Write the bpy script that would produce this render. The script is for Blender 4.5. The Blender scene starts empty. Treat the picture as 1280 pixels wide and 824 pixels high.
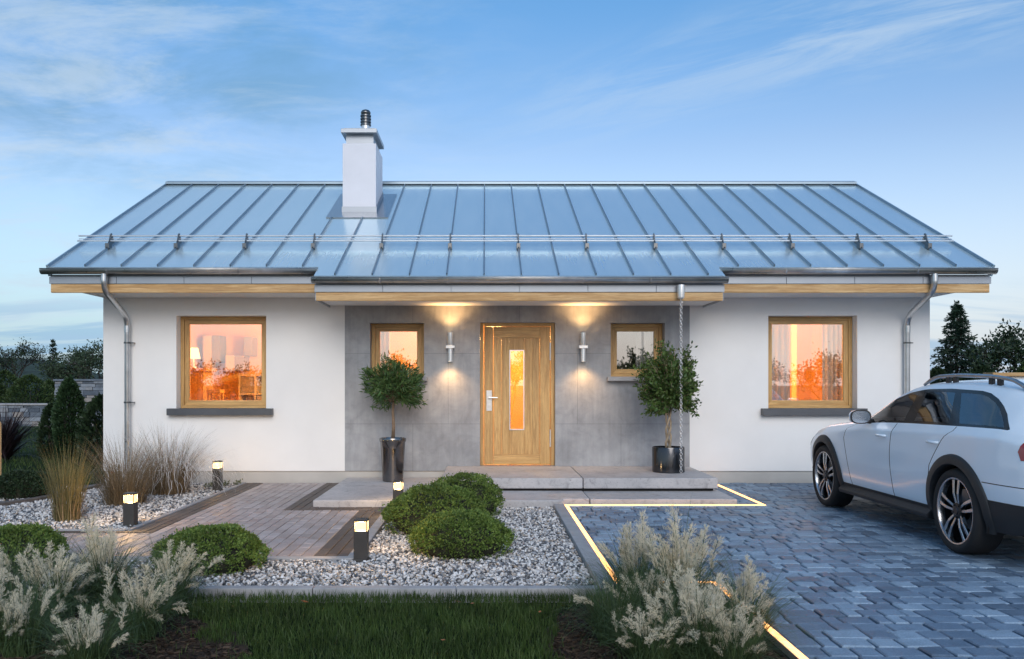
import bpy, bmesh, math, random
import numpy as np
from mathutils import Vector, Matrix, Quaternion
from mathutils.geometry import delaunay_2d_cdt

random.seed(7)
RNG = np.random.default_rng(11)
R = math.radians
PI = math.pi
scene = bpy.context.scene
COL = scene.collection

# ------------------------------------------------------------------ camera, sky, sun, exposure
FPX, CX, HZ, CAMZ = 1080.0, 607.0, 480.0, 1.45        # focal length in photo pixels, vanishing point, eye height
cam_d = bpy.data.cameras.new('camera')
cam = bpy.data.objects.new('camera', cam_d)
COL.objects.link(cam)
cam.location = (0, 0, CAMZ)
cam.rotation_euler = (R(90), 0, 0)
cam_d.sensor_width = 36
cam_d.lens = 36 * FPX / 1280
cam_d.shift_x = 33 / 1280
cam_d.shift_y = 68 / 1280
cam_d.clip_end = 3000
cam_d.clip_start = 0.05
scene.camera = cam

SUN_EL, SUN_AZ = R(30), math.atan2(0.08, -0.80)          # azimuth measured from +Y towards +X
world = bpy.data.worlds.new('World')
scene.world = world
world.use_nodes = True
wt = world.node_tree
wt.nodes.clear()
def wn(t, **k):
    n = wt.nodes.new(t)
    for a, b in k.items(): setattr(n, a, b)
    return n
w_out = wn('ShaderNodeOutputWorld')
w_bg = wn('ShaderNodeBackground')
w_bg.inputs['Strength'].default_value = 0.15
sky = wn('ShaderNodeTexSky', sky_type='NISHITA')
sky.sun_disc = False
sky.sun_elevation = SUN_EL
sky.sun_rotation = SUN_AZ
sky.air_density = 1.0
sky.dust_density = 0.6
sky.ozone_density = 2.0
tc = wn('ShaderNodeTexCoord')
sep = wn('ShaderNodeSeparateXYZ')
wt.links.new(tc.outputs['Generated'], sep.inputs[0])
def wmath(op, a, b=None, clamp=False):
    n = wn('ShaderNodeMath', operation=op, use_clamp=clamp)
    for i, v in enumerate((a, b)):
        if v is None: continue
        if isinstance(v, (int, float)): n.inputs[i].default_value = v
        else: wt.links.new(v, n.inputs[i])
    return n.outputs[0]
zc = wmath('MAXIMUM', sep.outputs['Z'], 0.0)
den = wmath('ADD', zc, 0.16)
comb = wn('ShaderNodeCombineXYZ')
wt.links.new(wmath('DIVIDE', sep.outputs['X'], den), comb.inputs[0])
wt.links.new(wmath('DIVIDE', sep.outputs['Y'], den), comb.inputs[1])
def cloud(scale, rot, sx, sy, detail, rough, lo, hi, seed, dist=0.4):
    mp = wn('ShaderNodeMapping')
    mp.inputs['Rotation'].default_value = (0, 0, R(rot))
    mp.inputs['Scale'].default_value = (sx, sy, 1)
    mp.inputs['Location'].default_value = (seed, seed * 0.37, 0)
    wt.links.new(comb.outputs[0], mp.inputs[0])
    nz = wn('ShaderNodeTexNoise')
    nz.inputs['Scale'].default_value = scale
    nz.inputs['Detail'].default_value = detail
    nz.inputs['Roughness'].default_value = rough
    nz.inputs['Distortion'].default_value = dist
    wt.links.new(mp.outputs[0], nz.inputs['Vector'])
    rp = wn('ShaderNodeMapRange', interpolation_type='SMOOTHSTEP')
    rp.inputs['From Min'].default_value = lo
    rp.inputs['From Max'].default_value = hi
    wt.links.new(nz.outputs['Fac'], rp.inputs['Value'])
    return rp.outputs[0]
def wmix(fac, a, b, blend='MIX'):
    m = wn('ShaderNodeMix', data_type='RGBA', blend_type=blend)
    if isinstance(fac, (int, float)): m.inputs[0].default_value = fac
    else: wt.links.new(fac, m.inputs[0])
    for i, v in ((6, a), (7, b)):
        if isinstance(v, tuple): m.inputs[i].default_value = v
        else: wt.links.new(v, m.inputs[i])
    return m.outputs[2]
tr_ = wn('ShaderNodeValToRGB')
for _ in range(3): tr_.color_ramp.elements.new(0.5)
for e_, (p_, c_) in zip(tr_.color_ramp.elements, ((0.0, (1.0, 0.83, 0.75)), (0.10, (0.98, 0.87, 0.82)), (0.26, (0.74, 0.74, 0.76)), (0.40, (0.50, 0.75, 0.86)), (0.60, (0.68, 0.90, 0.97)))):
    e_.position = p_; e_.color = (*c_, 1)
wt.links.new(zc, tr_.inputs[0])
tint = wmix(1.0, sky.outputs[0], tr_.outputs[0], 'MULTIPLY')
hz_ = wn('ShaderNodeMapRange', interpolation_type='SMOOTHSTEP')
hz_.inputs['From Min'].default_value = 0.30
hz_.inputs['From Max'].default_value = -0.03
wt.links.new(zc, hz_.inputs['Value'])
lf_ = wn('ShaderNodeMapRange', interpolation_type='SMOOTHSTEP')
lf_.inputs['From Min'].default_value = 0.05
lf_.inputs['From Max'].default_value = -0.45
wt.links.new(sep.outputs['X'], lf_.inputs['Value'])
hcol = wmix(lf_.outputs[0], (2.7, 3.05, 3.6, 1), (1.45, 2.55, 3.3, 1))
tint = wmix(wmath('MULTIPLY', hz_.outputs[0], 0.9), tint, hcol)
# broad dusk clouds to the left, thin streaks higher up
leftness = wn('ShaderNodeMapRange', interpolation_type='SMOOTHSTEP')
leftness.inputs['From Min'].default_value = 0.15
leftness.inputs['From Max'].default_value = -0.45
wt.links.new(sep.outputs['X'], leftness.inputs['Value'])
rightness = wn('ShaderNodeMapRange', interpolation_type='SMOOTHSTEP')
rightness.inputs['From Min'].default_value = 0.0
rightness.inputs['From Max'].default_value = 0.45
wt.links.new(sep.outputs['X'], rightness.inputs['Value'])
c_white = cloud(2.3, 20, 0.9, 1.5, 12, 0.66, 0.43, 0.66, 3.1)
c_dark = cloud(1.7, -25, 0.9, 1.2, 10, 0.62, 0.40, 0.66, 9.7)
def dotp(vec):
    n = wn('ShaderNodeVectorMath', operation='DOT_PRODUCT'); wt.links.new(comb.outputs[0], n.inputs[0]); n.inputs[1].default_value = vec
    return n.outputs['Value']
across = wmath('SUBTRACT', dotp((0.571, 0.821, 0)), 1.80)
along = dotp((0.821, -0.571, 0))
sv = wn('ShaderNodeCombineXYZ')
wt.links.new(wmath('MULTIPLY', along, 0.9), sv.inputs[0]); wt.links.new(wmath('MULTIPLY', across, 3.4), sv.inputs[1])
sn = wn('ShaderNodeTexNoise'); sn.inputs['Scale'].default_value = 2.6; sn.inputs['Detail'].default_value = 10; sn.inputs['Roughness'].default_value = 0.66; sn.inputs['Distortion'].default_value = 0.5
wt.links.new(sv.outputs[0], sn.inputs['Vector'])
def mrange(v, a, b):
    n = wn('ShaderNodeMapRange', interpolation_type='SMOOTHSTEP'); n.inputs['From Min'].default_value = a; n.inputs['From Max'].default_value = b
    wt.links.new(v, n.inputs['Value']); return n.outputs[0]
band = mrange(wmath('ABSOLUTE', across), 0.30, 0.02)
c_streak = wmath('MULTIPLY', wmath('MULTIPLY', band, mrange(sn.outputs['Fac'], 0.36, 0.68)), mrange(along, -1.6, -0.2))
front = mrange(sep.outputs['Y'], 0.0, 0.3)
CLOUD_BRIGHT = (2.9, 3.5, 4.1, 1)
CLOUD_DARK = (0.70, 1.60, 2.40, 1)
col = wmix(wmath('MULTIPLY', wmath('MULTIPLY', wmath('MULTIPLY', c_dark, leftness.outputs[0]), mrange(zc, 0.14, 0.34)), 0.75), tint, CLOUD_DARK)
col = wmix(wmath('MULTIPLY', wmath('MULTIPLY', c_white, leftness.outputs[0]), 0.55), col, CLOUD_BRIGHT)
col = wmix(wmath('MULTIPLY', wmath('MULTIPLY', c_streak, front), 0.52), col, CLOUD_BRIGHT)
# low blue cloud bank over the horizon
c_low = cloud(2.2, 4, 0.30, 1.5, 7, 0.55, 0.45, 0.60, 21.3, 0.3)
lowb = wn('ShaderNodeMapRange', interpolation_type='SMOOTHSTEP')
lowb.inputs['From Min'].default_value = 0.115
lowb.inputs['From Max'].default_value = 0.05
wt.links.new(sep.outputs['Z'], lowb.inputs['Value'])
col = wmix(wmath('MULTIPLY', wmath('MULTIPLY', wmath('MULTIPLY', c_low, front), lowb.outputs[0]), 0.6), col, (1.25, 2.3, 3.5, 1))
wt.links.new(col, w_bg.inputs['Color'])
wt.links.new(w_bg.outputs[0], w_out.inputs['Surface'])

sun_d = bpy.data.lights.new('sun', 'SUN')
sun_d.energy = 1.2
sun_d.angle = R(35)
sun_d.color = (1.0, 0.88, 0.78)
sun = bpy.data.objects.new('sun', sun_d)
COL.objects.link(sun)
_sd = Vector((math.sin(SUN_AZ) * math.cos(SUN_EL), math.cos(SUN_AZ) * math.cos(SUN_EL), math.sin(SUN_EL)))
sun.rotation_euler = _sd.to_track_quat('Z', 'Y').to_euler()
sun.location = _sd * 60

vs = scene.view_settings
vs.view_transform = 'Standard'
vs.look = 'None'
vs.exposure = 0.49
vs.gamma = 1.0
vs.use_curve_mapping = False
scene.render.engine = 'CYCLES'
scene.cycles.use_denoising = True
scene.cycles.max_bounces = 10
scene.cycles.transparent_max_bounces = 24
scene.cycles.glossy_bounces = 5
scene.cycles.sample_clamp_indirect = 6.0

# ------------------------------------------------------------------ materials
MATS = {}
def newmat(name):
    m = bpy.data.materials.new(name)
    m.use_nodes = True
    m.node_tree.nodes.clear()
    MATS[name] = m
    return m
class NT:
    """small helper round one node tree"""
    def __init__(s, m): s.t = m.node_tree
    def n(s, kind, ins=None, **k):
        nd = s.t.nodes.new(kind)
        for a, b in k.items(): setattr(nd, a, b)
        for a, b in (ins or {}).items():
            if hasattr(b, 'is_output'): s.t.links.new(b, nd.inputs[a])
            else: nd.inputs[a].default_value = b
        return nd
    def math(s, op, a, b=0.0): return s.n('ShaderNodeMath', {0: a, 1: b}, operation=op).outputs[0]
    def mix(s, f, a, b, blend='MIX'):
        nd = s.n('ShaderNodeMix', {0: f, 6: a, 7: b}, data_type='RGBA', blend_type=blend)
        return nd.outputs[2]
    def ramp(s, f, stops, interp='LINEAR'):
        nd = s.n('ShaderNodeValToRGB', {0: f})
        cr = nd.color_ramp
        cr.interpolation = interp
        while len(cr.elements) < len(stops): cr.elements.new(0.5)
        for e, (p, c) in zip(cr.elements, stops):
            e.position = p
            e.color = (*c, 1) if len(c) == 3 else c
        return nd.outputs[0]
    def noise(s, scale, detail=6, rough=0.55, mscale=(1, 1, 1), mrot=(0, 0, 0), dist=0.0):
        c = s.n('ShaderNodeTexCoord').outputs['Object']
        mp = s.n('ShaderNodeMapping', {0: c, 'Scale': mscale, 'Rotation': mrot}).outputs[0]
        return s.n('ShaderNodeTexNoise', {'Vector': mp, 'Scale': scale, 'Detail': detail, 'Roughness': rough, 'Distortion': dist}).outputs['Fac']
    def bump(s, h, strength=0.3, dist=0.01):
        return s.n('ShaderNodeBump', {'Height': h, 'Strength': strength, 'Distance': dist}).outputs[0]
    def out(s, sh): s.n('ShaderNodeOutputMaterial', {'Surface': sh})
def c4(c): return (*c, 1) if len(c) == 3 else c

def pm(name, base, rough=0.6, metal=0.0, var=0.12, vscale=4.0, detail=6, bump=0.0, bscale=60.0, island=0.0, spec=0.5, coat=0.0, sss=0.0,
       mscale=(1, 1, 1), hue2=None, rvar=0.08):
    """general procedural surface: base colour with mottled variation, roughness variation and fine bump"""
    m = newmat(name)
    t = NT(m)
    f = t.noise(vscale, detail, 0.6, mscale)
    dark = tuple(max(0, c * (1 - var * 1.6)) for c in base)
    lite = tuple(min(1, c * (1 + var * 1.6)) for c in base)
    col = t.ramp(f, [(0.28, dark), (0.5, base), (0.74, lite)])
    if hue2:
        f2 = t.noise(vscale * 0.37, 3, 0.5, mscale)
        col = t.mix(t.ramp(f2, [(0.42, (0, 0, 0)), (0.62, (1, 1, 1))]), col, c4(hue2))
    if island:
        ri = t.n('ShaderNodeNewGeometry').outputs['Random Per Island']
        k = t.n('ShaderNodeMapRange', {'Value': ri, 'To Min': 1 - island, 'To Max': 1 + island}).outputs[0]
        kk = t.n('ShaderNodeCombineXYZ', {0: k, 1: k, 2: k}).outputs[0]
        col = t.mix(1.0, col, kk, 'MULTIPLY')
    rr = t.n('ShaderNodeMapRange', {'Value': f, 'To Min': max(0.02, rough - rvar), 'To Max': min(1, rough + rvar)}).outputs[0]
    ins = {'Base Color': col, 'Roughness': rr, 'Metallic': metal, 'Specular IOR Level': spec, 'Coat Weight': coat, 'Coat Roughness': 0.06}
    if bump:
        ins['Normal'] = t.bump(t.noise(bscale, 5, 0.65), bump, 0.01)
    b = t.n('ShaderNodeBsdfPrincipled', ins)
    t.out(b.outputs[0])
    return m

def wood(name, c1, c2, axis='X', rough=0.45, scale=1.0):
    m = newmat(name)
    t = NT(m)
    st = {'X': (0.7, 14, 14), 'Z': (14, 14, 0.7), 'Y': (14, 0.7, 14)}[axis]
    f = t.noise(2.2 * scale, 8, 0.62, st, dist=0.9)
    g = t.noise(14 * scale, 4, 0.7, st)
    big = t.noise(0.9, 3, 0.5)
    col = t.ramp(f, [(0.25, tuple(c * 0.72 for c in c1)), (0.45, c1), (0.6, c2), (0.8, tuple(c * 1.12 for c in c2))])
    col = t.mix(0.45, col, t.ramp(g, [(0.35, (0.45, 0.42, 0.4)), (0.6, (1, 1, 1))]), 'MULTIPLY')
    col = t.mix(0.35, col, t.ramp(big, [(0.3, (0.7, 0.66, 0.6)), (0.7, (1.1, 1.08, 1.05))]), 'MULTIPLY')
    ri = t.n('ShaderNodeNewGeometry').outputs['Random Per Island']
    k = t.n('ShaderNodeMapRange', {'Value': ri, 'To Min': 0.86, 'To Max': 1.12}).outputs[0]
    col = t.mix(1.0, col, t.n('ShaderNodeCombineXYZ', {0: k, 1: k, 2: k}).outputs[0], 'MULTIPLY')
    b = t.n('ShaderNodeBsdfPrincipled', {'Base Color': col, 'Roughness': rough, 'Normal': t.bump(g, 0.25, 0.004)})
    t.out(b.outputs[0])
    return m

def leafmat(name, base, base2, island=0.35, rough=0.5, trans=0.25):
    m = newmat(name)
    t = NT(m)
    ri = t.n('ShaderNodeNewGeometry').outputs['Random Per Island']
    cl = t.noise(3.0, 3, 0.6)
    col = t.mix(ri, c4(base), c4(base2))
    k = t.n('ShaderNodeMapRange', {'Value': cl, 'From Min': 0.3, 'From Max': 0.7, 'To Min': 1 - island, 'To Max': 1 + island}).outputs[0]
    col = t.mix(1.0, col, t.n('ShaderNodeCombineXYZ', {0: k, 1: k, 2: k}).outputs[0], 'MULTIPLY')
    b = t.n('ShaderNodeBsdfPrincipled', {'Base Color': col, 'Roughness': rough, 'Specular IOR Level': 0.35}).outputs[0]
    tr = t.n('ShaderNodeBsdfTranslucent', {'Color': col}).outputs[0]
    t.out(t.n('ShaderNodeMixShader', {0: trans, 1: b, 2: tr}).outputs[0])
    return m

def emit(name, col, strength):
    m = newmat(name)
    t = NT(m)
    t.out(t.n('ShaderNodeEmission', {'Color': c4(col), 'Strength': strength}).outputs[0])
    return m

def pane_mat(name, tintc, refl, rough=0.0):
    m = newmat(name)
    t = NT(m)
    lw = t.n('ShaderNodeLayerWeight', {'Blend': 0.35}).outputs['Fresnel']
    fac = t.n('ShaderNodeMapRange', {'Value': lw, 'To Min': refl, 'To Max': 1.0}).outputs[0]
    a = t.n('ShaderNodeBsdfTransparent', {'Color': c4(tintc)}).outputs[0]
    g = t.n('ShaderNodeBsdfGlossy', {'Color': (0.95, 0.97, 1, 1), 'Roughness': rough}).outputs[0]
    t.out(t.n('ShaderNodeMixShader', {0: fac, 1: a, 2: g}).outputs[0])
    return m

# ------------------------------------------------------------------ mesh helpers
class MB:
    def __init__(s): s.v = []; s.f = []; s.n = 0
    def add(s, V, *Fs):
        V = np.asarray(V, float).reshape(-1, 3)
        for F in Fs:
            F = np.asarray(F, int)
            if F.size: s.f.append(F + s.n)
        s.v.append(V); s.n += len(V)
        return s
    def box(s, x0, x1, y0, y1, z0, z1):
        V = [(x, y, z) for z in (z0, z1) for y in (y0, y1) for x in (x0, x1)]
        return s.add(V, [(0, 2, 3, 1), (4, 5, 7, 6), (0, 1, 5, 4), (2, 6, 7, 3), (0, 4, 6, 2), (1, 3, 7, 5)])
    def quad(s, a, b, c, d): return s.add([a, b, c, d], [(0, 1, 2, 3)])
    def tube(s, pts, rad, n=8, cap=True):
        pts = [Vector(p) for p in pts]
        if not hasattr(rad, '__len__'): rad = [rad] * len(pts)
        V = []
        ref = None
        for i, p in enumerate(pts):
            d = (pts[min(i + 1, len(pts) - 1)] - pts[max(i - 1, 0)]).normalized()
            if ref is None:
                ref = Vector((0, 0, 1)) if abs(d.z) < 0.9 else Vector((1, 0, 0))
            a = (ref - d * ref.dot(d))
            if a.length < 1e-6: a = d.orthogonal()
            a.normalize()
            ref = a
            b = d.cross(a)
            for k in range(n):
                t = 2 * PI * k / n
                V.append(p + (a * math.cos(t) + b * math.sin(t)) * rad[i])
        F = []
        for i in range(len(pts) - 1):
            for k in range(n):
                F.append((i * n + k, i * n + (k + 1) % n, (i + 1) * n + (k + 1) % n, (i + 1) * n + k))
        s.add([tuple(v) for v in V], F)
        if cap:
            o = s.n - len(V)
            for base, sg in ((0, -1), ((len(pts) - 1) * n, 1)):
                ring = [o + base + k for k in range(n)]
                if sg < 0: ring.reverse()
                s.f.append(np.array([ring]))
        return s
    def lathe(s, prof, c=(0, 0, 0), n=32, axis='Z'):
        """profile of (radius, height) turned round an axis"""
        V = []
        for r, h in prof:
            for k in range(n):
                t = 2 * PI * k / n
                if axis == 'Z': V.append((c[0] + r * math.cos(t), c[1] + r * math.sin(t), c[2] + h))
                else: V.append((c[0] + h, c[1] + r * math.cos(t), c[2] + r * math.sin(t)))
        F = []
        for i in range(len(prof) - 1):
            for k in range(n):
                F.append((i * n + k, i * n + (k + 1) % n, (i + 1) * n + (k + 1) % n, (i + 1) * n + k))
        return s.add(V, F)
    def prism(s, poly, h0, h1, axis='Z'):
        """closed outline extruded along an axis; poly in (a,b) of the other two axes"""
        n = len(poly)
        def P(a, b, h): return {'Z': (a, b, h), 'Y': (a, h, b), 'X': (h, a, b)}[axis]
        V = [P(a, b, h0) for a, b in poly] + [P(a, b, h1) for a, b in poly]
        F = [(i, (i + 1) % n, n + (i + 1) % n, n + i) for i in range(n)]
        s.add(V, F)
        o = s.n - 2 * n
        s.f.append(np.array([list(range(o, o + n))[::-1]]))
        s.f.append(np.array([list(range(o + n, o + 2 * n))]))
        return s
    def arrays(s): return np.concatenate(s.v), s.f

def worg(o):
    v = Vector((0, 0, 0))
    while o is not None:
        v += o.location; o = o.parent
    return v

def make_mesh(name, V, Fs, smooth=False, sharp=None):
    me = bpy.data.meshes.new(name)
    V = np.asarray(V, np.float32)
    me.vertices.add(len(V))
    me.vertices.foreach_set('co', V.ravel())
    ls = [np.asarray(F, np.int32) for F in Fs]
    tot = sum(F.size for F in ls); npoly = sum(len(F) for F in ls)
    me.loops.add(tot)
    me.loops.foreach_set('vertex_index', np.concatenate([F.ravel() for F in ls]))
    me.polygons.add(npoly)
    cnt = np.concatenate([np.full(len(F), F.shape[1], np.int32) for F in ls])
    st = np.concatenate([[0], np.cumsum(cnt)[:-1]]).astype(np.int32)
    me.polygons.foreach_set('loop_start', st)
    me.polygons.foreach_set('use_smooth', np.full(npoly, bool(smooth)))
    me.update(calc_edges=True)
    me.validate()
    if sharp: me.set_sharp_from_angle(angle=R(sharp))
    return me

def obj(name, mb, mat, parent=None, smooth=False, sharp=None, bevel=0, fixn=True, org=None, bseg=2):
    """link a mesh built in world coordinates as one object; its origin is its thing's base"""
    V, F = mb.arrays()
    base = worg(parent) if parent else Vector(org or (0, 0, 0))
    V = V - np.array(base)
    me = make_mesh(name, V, F, smooth, sharp)
    if fixn:
        bm = bmesh.new(); bm.from_mesh(me)
        bmesh.ops.recalc_face_normals(bm, faces=bm.faces[:])
        bm.to_mesh(me); bm.free()
    o = bpy.data.objects.new(name, me)
    COL.objects.link(o)
    if parent: o.parent = parent
    else: o.location = base
    if mat: me.materials.append(MATS[mat] if isinstance(mat, str) else mat)
    if bevel:
        bv = o.modifiers.new('bevel', 'BEVEL')
        bv.width = bevel; bv.segments = bseg; bv.limit_method = 'ANGLE'; bv.angle_limit = R(40)
    return o

def tag(o, label=None, cat=None, group=None, kind=None):
    if label: o['label'] = label
    if cat: o['category'] = cat
    if group: o['group'] = group
    if kind: o['kind'] = kind
    return o
def thing(name, label, cat, loc=(0, 0, 0), group=None):
    o = bpy.data.objects.new(name, None)
    COL.objects.link(o)
    o.location = loc
    o.empty_display_size = 0.2
    return tag(o, label, cat, group)
def dup(o, parent=None):
    c = o.copy()
    COL.objects.link(c)
    if parent: c.parent = parent
    for ch in list(o.children): dup(ch, c)
    return c
def struct(name, mb, mat, **k): return tag(obj(name, mb, mat, **k), kind='structure')

def blades(n, cx, cy, cz, base_r, h, spread, width, seg=4, droop=0.5, hvar=0.3, rng=RNG, twist=0.6):
    """arching grass blades from a tuft: vertices and faces"""
    a = rng.uniform(0, 2 * PI, n)
    br = base_r * np.sqrt(rng.uniform(0, 1, n))
    bx, by = cx + br * np.cos(a), cy + br * np.sin(a)
    az = a + rng.normal(0, twist, n)
    L = h * (1 + hvar * rng.uniform(-1, 0.6, n))
    lean = spread * np.abs(rng.normal(0.55, 0.35, n))
    w = width * rng.uniform(0.6, 1.25, n)
    dr = droop * rng.uniform(0.3, 1.4, n)
    V = np.zeros((n, seg + 1, 2, 3))
    px, pz = np.zeros(n), np.zeros(n)
    for i in range(seg + 1):
        t = i / seg
        if i:
            ang = lean * (0.45 + 0.55 * t) + dr * t * t * 1.6
            px = px + np.sin(ang) * L / seg
            pz = pz + np.cos(ang) * L / seg
        ww = w * (1 - 0.92 * t ** 1.5)
        X = bx + px * np.cos(az); Y = by + px * np.sin(az); Z = cz + pz
        tw = az + PI / 2 + 0.5 * np.sin(a * 7)
        for k, sg in ((0, -1), (1, 1)):
            V[:, i, k, 0] = X + sg * ww / 2 * np.cos(tw)
            V[:, i, k, 1] = Y + sg * ww / 2 * np.sin(tw)
            V[:, i, k, 2] = Z
    base = (np.arange(n) * (seg + 1) * 2)[:, None, None]
    i = (np.arange(seg) * 2)[None, :, None]
    F = (base + i + np.array([0, 1, 3, 2])[None, None, :]).reshape(-1, 4)
    return V.reshape(-1, 3), F

def leaf_quads(P, size, rng=RNG, aspect=0.45, out=None, outw=0.6, fold=0.0):
    """a leaf (a bent diamond of two triangles) at each point, random direction, optionally leaning outwards"""
    n = len(P)
    d = rng.normal(0, 1, (n, 3))
    if out is not None: d = d * (1 - outw) + out * outw * 2
    d /= np.linalg.norm(d, axis=1)[:, None] + 1e-9
    u = np.cross(d, rng.normal(0, 1, (n, 3)))
    u /= np.linalg.norm(u, axis=1)[:, None] + 1e-9
    nn = np.cross(d, u)
    s = size * rng.uniform(0.6, 1.3, n)[:, None]
    V = np.stack([P, P + d * s * 0.5 + u * s * aspect * 0.5 + nn * s * fold, P + d * s, P + d * s * 0.5 - u * s * aspect * 0.5 + nn * s * fold], 1)
    F = np.arange(n)[:, None] * 4 + np.array([[0, 1, 2, 3]])
    return V.reshape(-1, 3), F

# ------------------------------------------------------------------ material set
pm('lawn_soil', (0.010, 0.022, 0.007), 0.95, var=0.4, vscale=1.2, bump=0.5, bscale=40, spec=0.1)
leafmat('grass_blade', (0.030, 0.062, 0.013), (0.070, 0.112, 0.028), 0.4, 0.55, 0.3)
pm('bark_mulch', (0.046, 0.032, 0.023), 0.9, var=0.35, vscale=9, island=0.6, spec=0.2)
pm('gravel_bed', (0.10, 0.095, 0.09), 0.95, var=0.4, vscale=30, bump=0.8, bscale=90)
pm('kerb_concrete', (0.33, 0.33, 0.34), 0.8, var=0.12, vscale=6, bump=0.35, bscale=120, island=0.08)
def slab_mat():
    m = newmat('slab_concrete'); t = NT(m)
    big = t.noise(1.4, 6, 0.6); mid = t.noise(7, 9, 0.72, dist=1.2); pore = t.noise(42, 5, 0.7)
    col = t.ramp(big, [(0.3, (0.36, 0.355, 0.365)), (0.7, (0.48, 0.47, 0.475))])
    col = t.mix(0.75, col, t.ramp(mid, [(0.36, (0.58, 0.57, 0.58)), (0.47, (0.98, 0.98, 0.98)), (0.7, (1.15, 1.13, 1.12))]), 'MULTIPLY')
    col = t.mix(0.8, col, t.ramp(pore, [(0.30, (0.42, 0.41, 0.41)), (0.42, (1, 1, 1))]), 'MULTIPLY')
    t.out(t.n('ShaderNodeBsdfPrincipled', {'Base Color': col, 'Roughness': 0.6, 'Normal': t.bump(pore, 0.3, 0.006)}).outputs[0])
slab_mat()
pm('plaster_white', (0.80, 0.79, 0.775), 0.85, var=0.028, vscale=1.1, detail=9, bump=0.22, bscale=170, spec=0.25)
pm('plinth', (0.46, 0.445, 0.42), 0.85, var=0.05, vscale=3, bump=0.25, bscale=160)
pm('dark_gap', (0.012, 0.012, 0.013), 0.9)
pm('sheet_grey', (0.34, 0.37, 0.41), 0.38, 0.55, var=0.05, vscale=2, rvar=0.05)
pm('sill_grey', (0.085, 0.09, 0.10), 0.42, 0.2, var=0.08, vscale=4)
pm('steel', (0.80, 0.79, 0.78), 0.30, 0.7, var=0.06, vscale=8, mscale=(1, 1, 12), rvar=0.06)
pm('dark_steel', (0.16, 0.165, 0.17), 0.3, 1.0, var=0.08, vscale=6)
pm('gutter_zinc', (0.56, 0.57, 0.58), 0.30, 0.9, var=0.12, vscale=5, rvar=0.08)
pm('polished_pot', (0.20, 0.19, 0.185), 0.13, 1.0, var=0.08, vscale=3, rvar=0.04)
pm('black_pot', (0.07, 0.072, 0.078), 0.15, 0.85, var=0.1, vscale=3, rvar=0.04)
pm('bollard_metal', (0.055, 0.052, 0.05), 0.45, 0.3, var=0.1, vscale=8, bump=0.1, bscale=300)
pm('apron_metal', (0.62, 0.62, 0.63), 0.22, 1.0, var=0.06, vscale=3, mscale=(6, 1, 1))
pm('chimney_plaster', (0.72, 0.72, 0.77), 0.8, var=0.03, vscale=2, bump=0.1, bscale=200)
wood('oak_x', (0.55, 0.325, 0.12), (0.68, 0.43, 0.17), 'X')
wood('oak_z', (0.55, 0.325, 0.12), (0.68, 0.43, 0.17), 'Z')
wood('larch_x', (0.60, 0.36, 0.15), (0.76, 0.52, 0.26), 'X', 0.6)
wood('stake_wood', (0.45, 0.28, 0.12), (0.6, 0.4, 0.18), 'Z', 0.8)

def concrete_panels():
    m = newmat('concrete_panel')
    t = NT(m)
    big = t.noise(0.9, 7, 0.62)
    mid = t.noise(3.2, 8, 0.66, dist=0.5)
    streak = t.noise(2.0, 5, 0.6, (7, 1, 0.8))
    col = t.ramp(big, [(0.3, (0.225, 0.232, 0.245)), (0.5, (0.315, 0.323, 0.338)), (0.7, (0.42, 0.428, 0.445))])
    col = t.mix(0.65, col, t.ramp(mid, [(0.32, (0.66, 0.66, 0.67)), (0.52, (1, 1, 1)), (0.75, (1.22, 1.21, 1.2))]), 'MULTIPLY')
    col = t.mix(0.3, col, t.ramp(streak, [(0.35, (0.7, 0.7, 0.71)), (0.6, (1.1, 1.1, 1.1))]), 'MULTIPLY')
    rr = t.n('ShaderNodeMapRange', {'Value': mid, 'To Min': 0.45, 'To Max': 0.75}).outputs[0]
    b = t.n('ShaderNodeBsdfPrincipled', {'Base Color': col, 'Roughness': rr, 'Normal': t.bump(t.noise(26, 8, 0.75), 0.3, 0.006)})
    t.out(b.outputs[0])
concrete_panels()

def roof_sheet():
    m = newmat('roof_sheet')
    t = NT(m)
    c = t.n('ShaderNodeTexCoord').outputs['Object']
    wave = t.n('ShaderNodeTexWave', {'Vector': c, 'Scale': 5.6, 'Distortion': 0.0}, wave_type='BANDS', bands_direction='X').outputs['Fac']
    f = t.noise(1.6, 6, 0.6, (4, 0.6, 0.6))
    can = t.noise(0.8, 3, 0.5, (1.5, 1, 1))
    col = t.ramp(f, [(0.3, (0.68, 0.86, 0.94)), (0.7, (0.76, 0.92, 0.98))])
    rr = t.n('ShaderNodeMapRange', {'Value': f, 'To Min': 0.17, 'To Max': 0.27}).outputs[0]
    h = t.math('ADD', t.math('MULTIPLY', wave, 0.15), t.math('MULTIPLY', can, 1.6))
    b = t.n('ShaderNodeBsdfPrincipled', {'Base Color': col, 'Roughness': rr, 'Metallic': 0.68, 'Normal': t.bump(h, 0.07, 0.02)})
    t.out(b.outputs[0])
roof_sheet()

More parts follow.
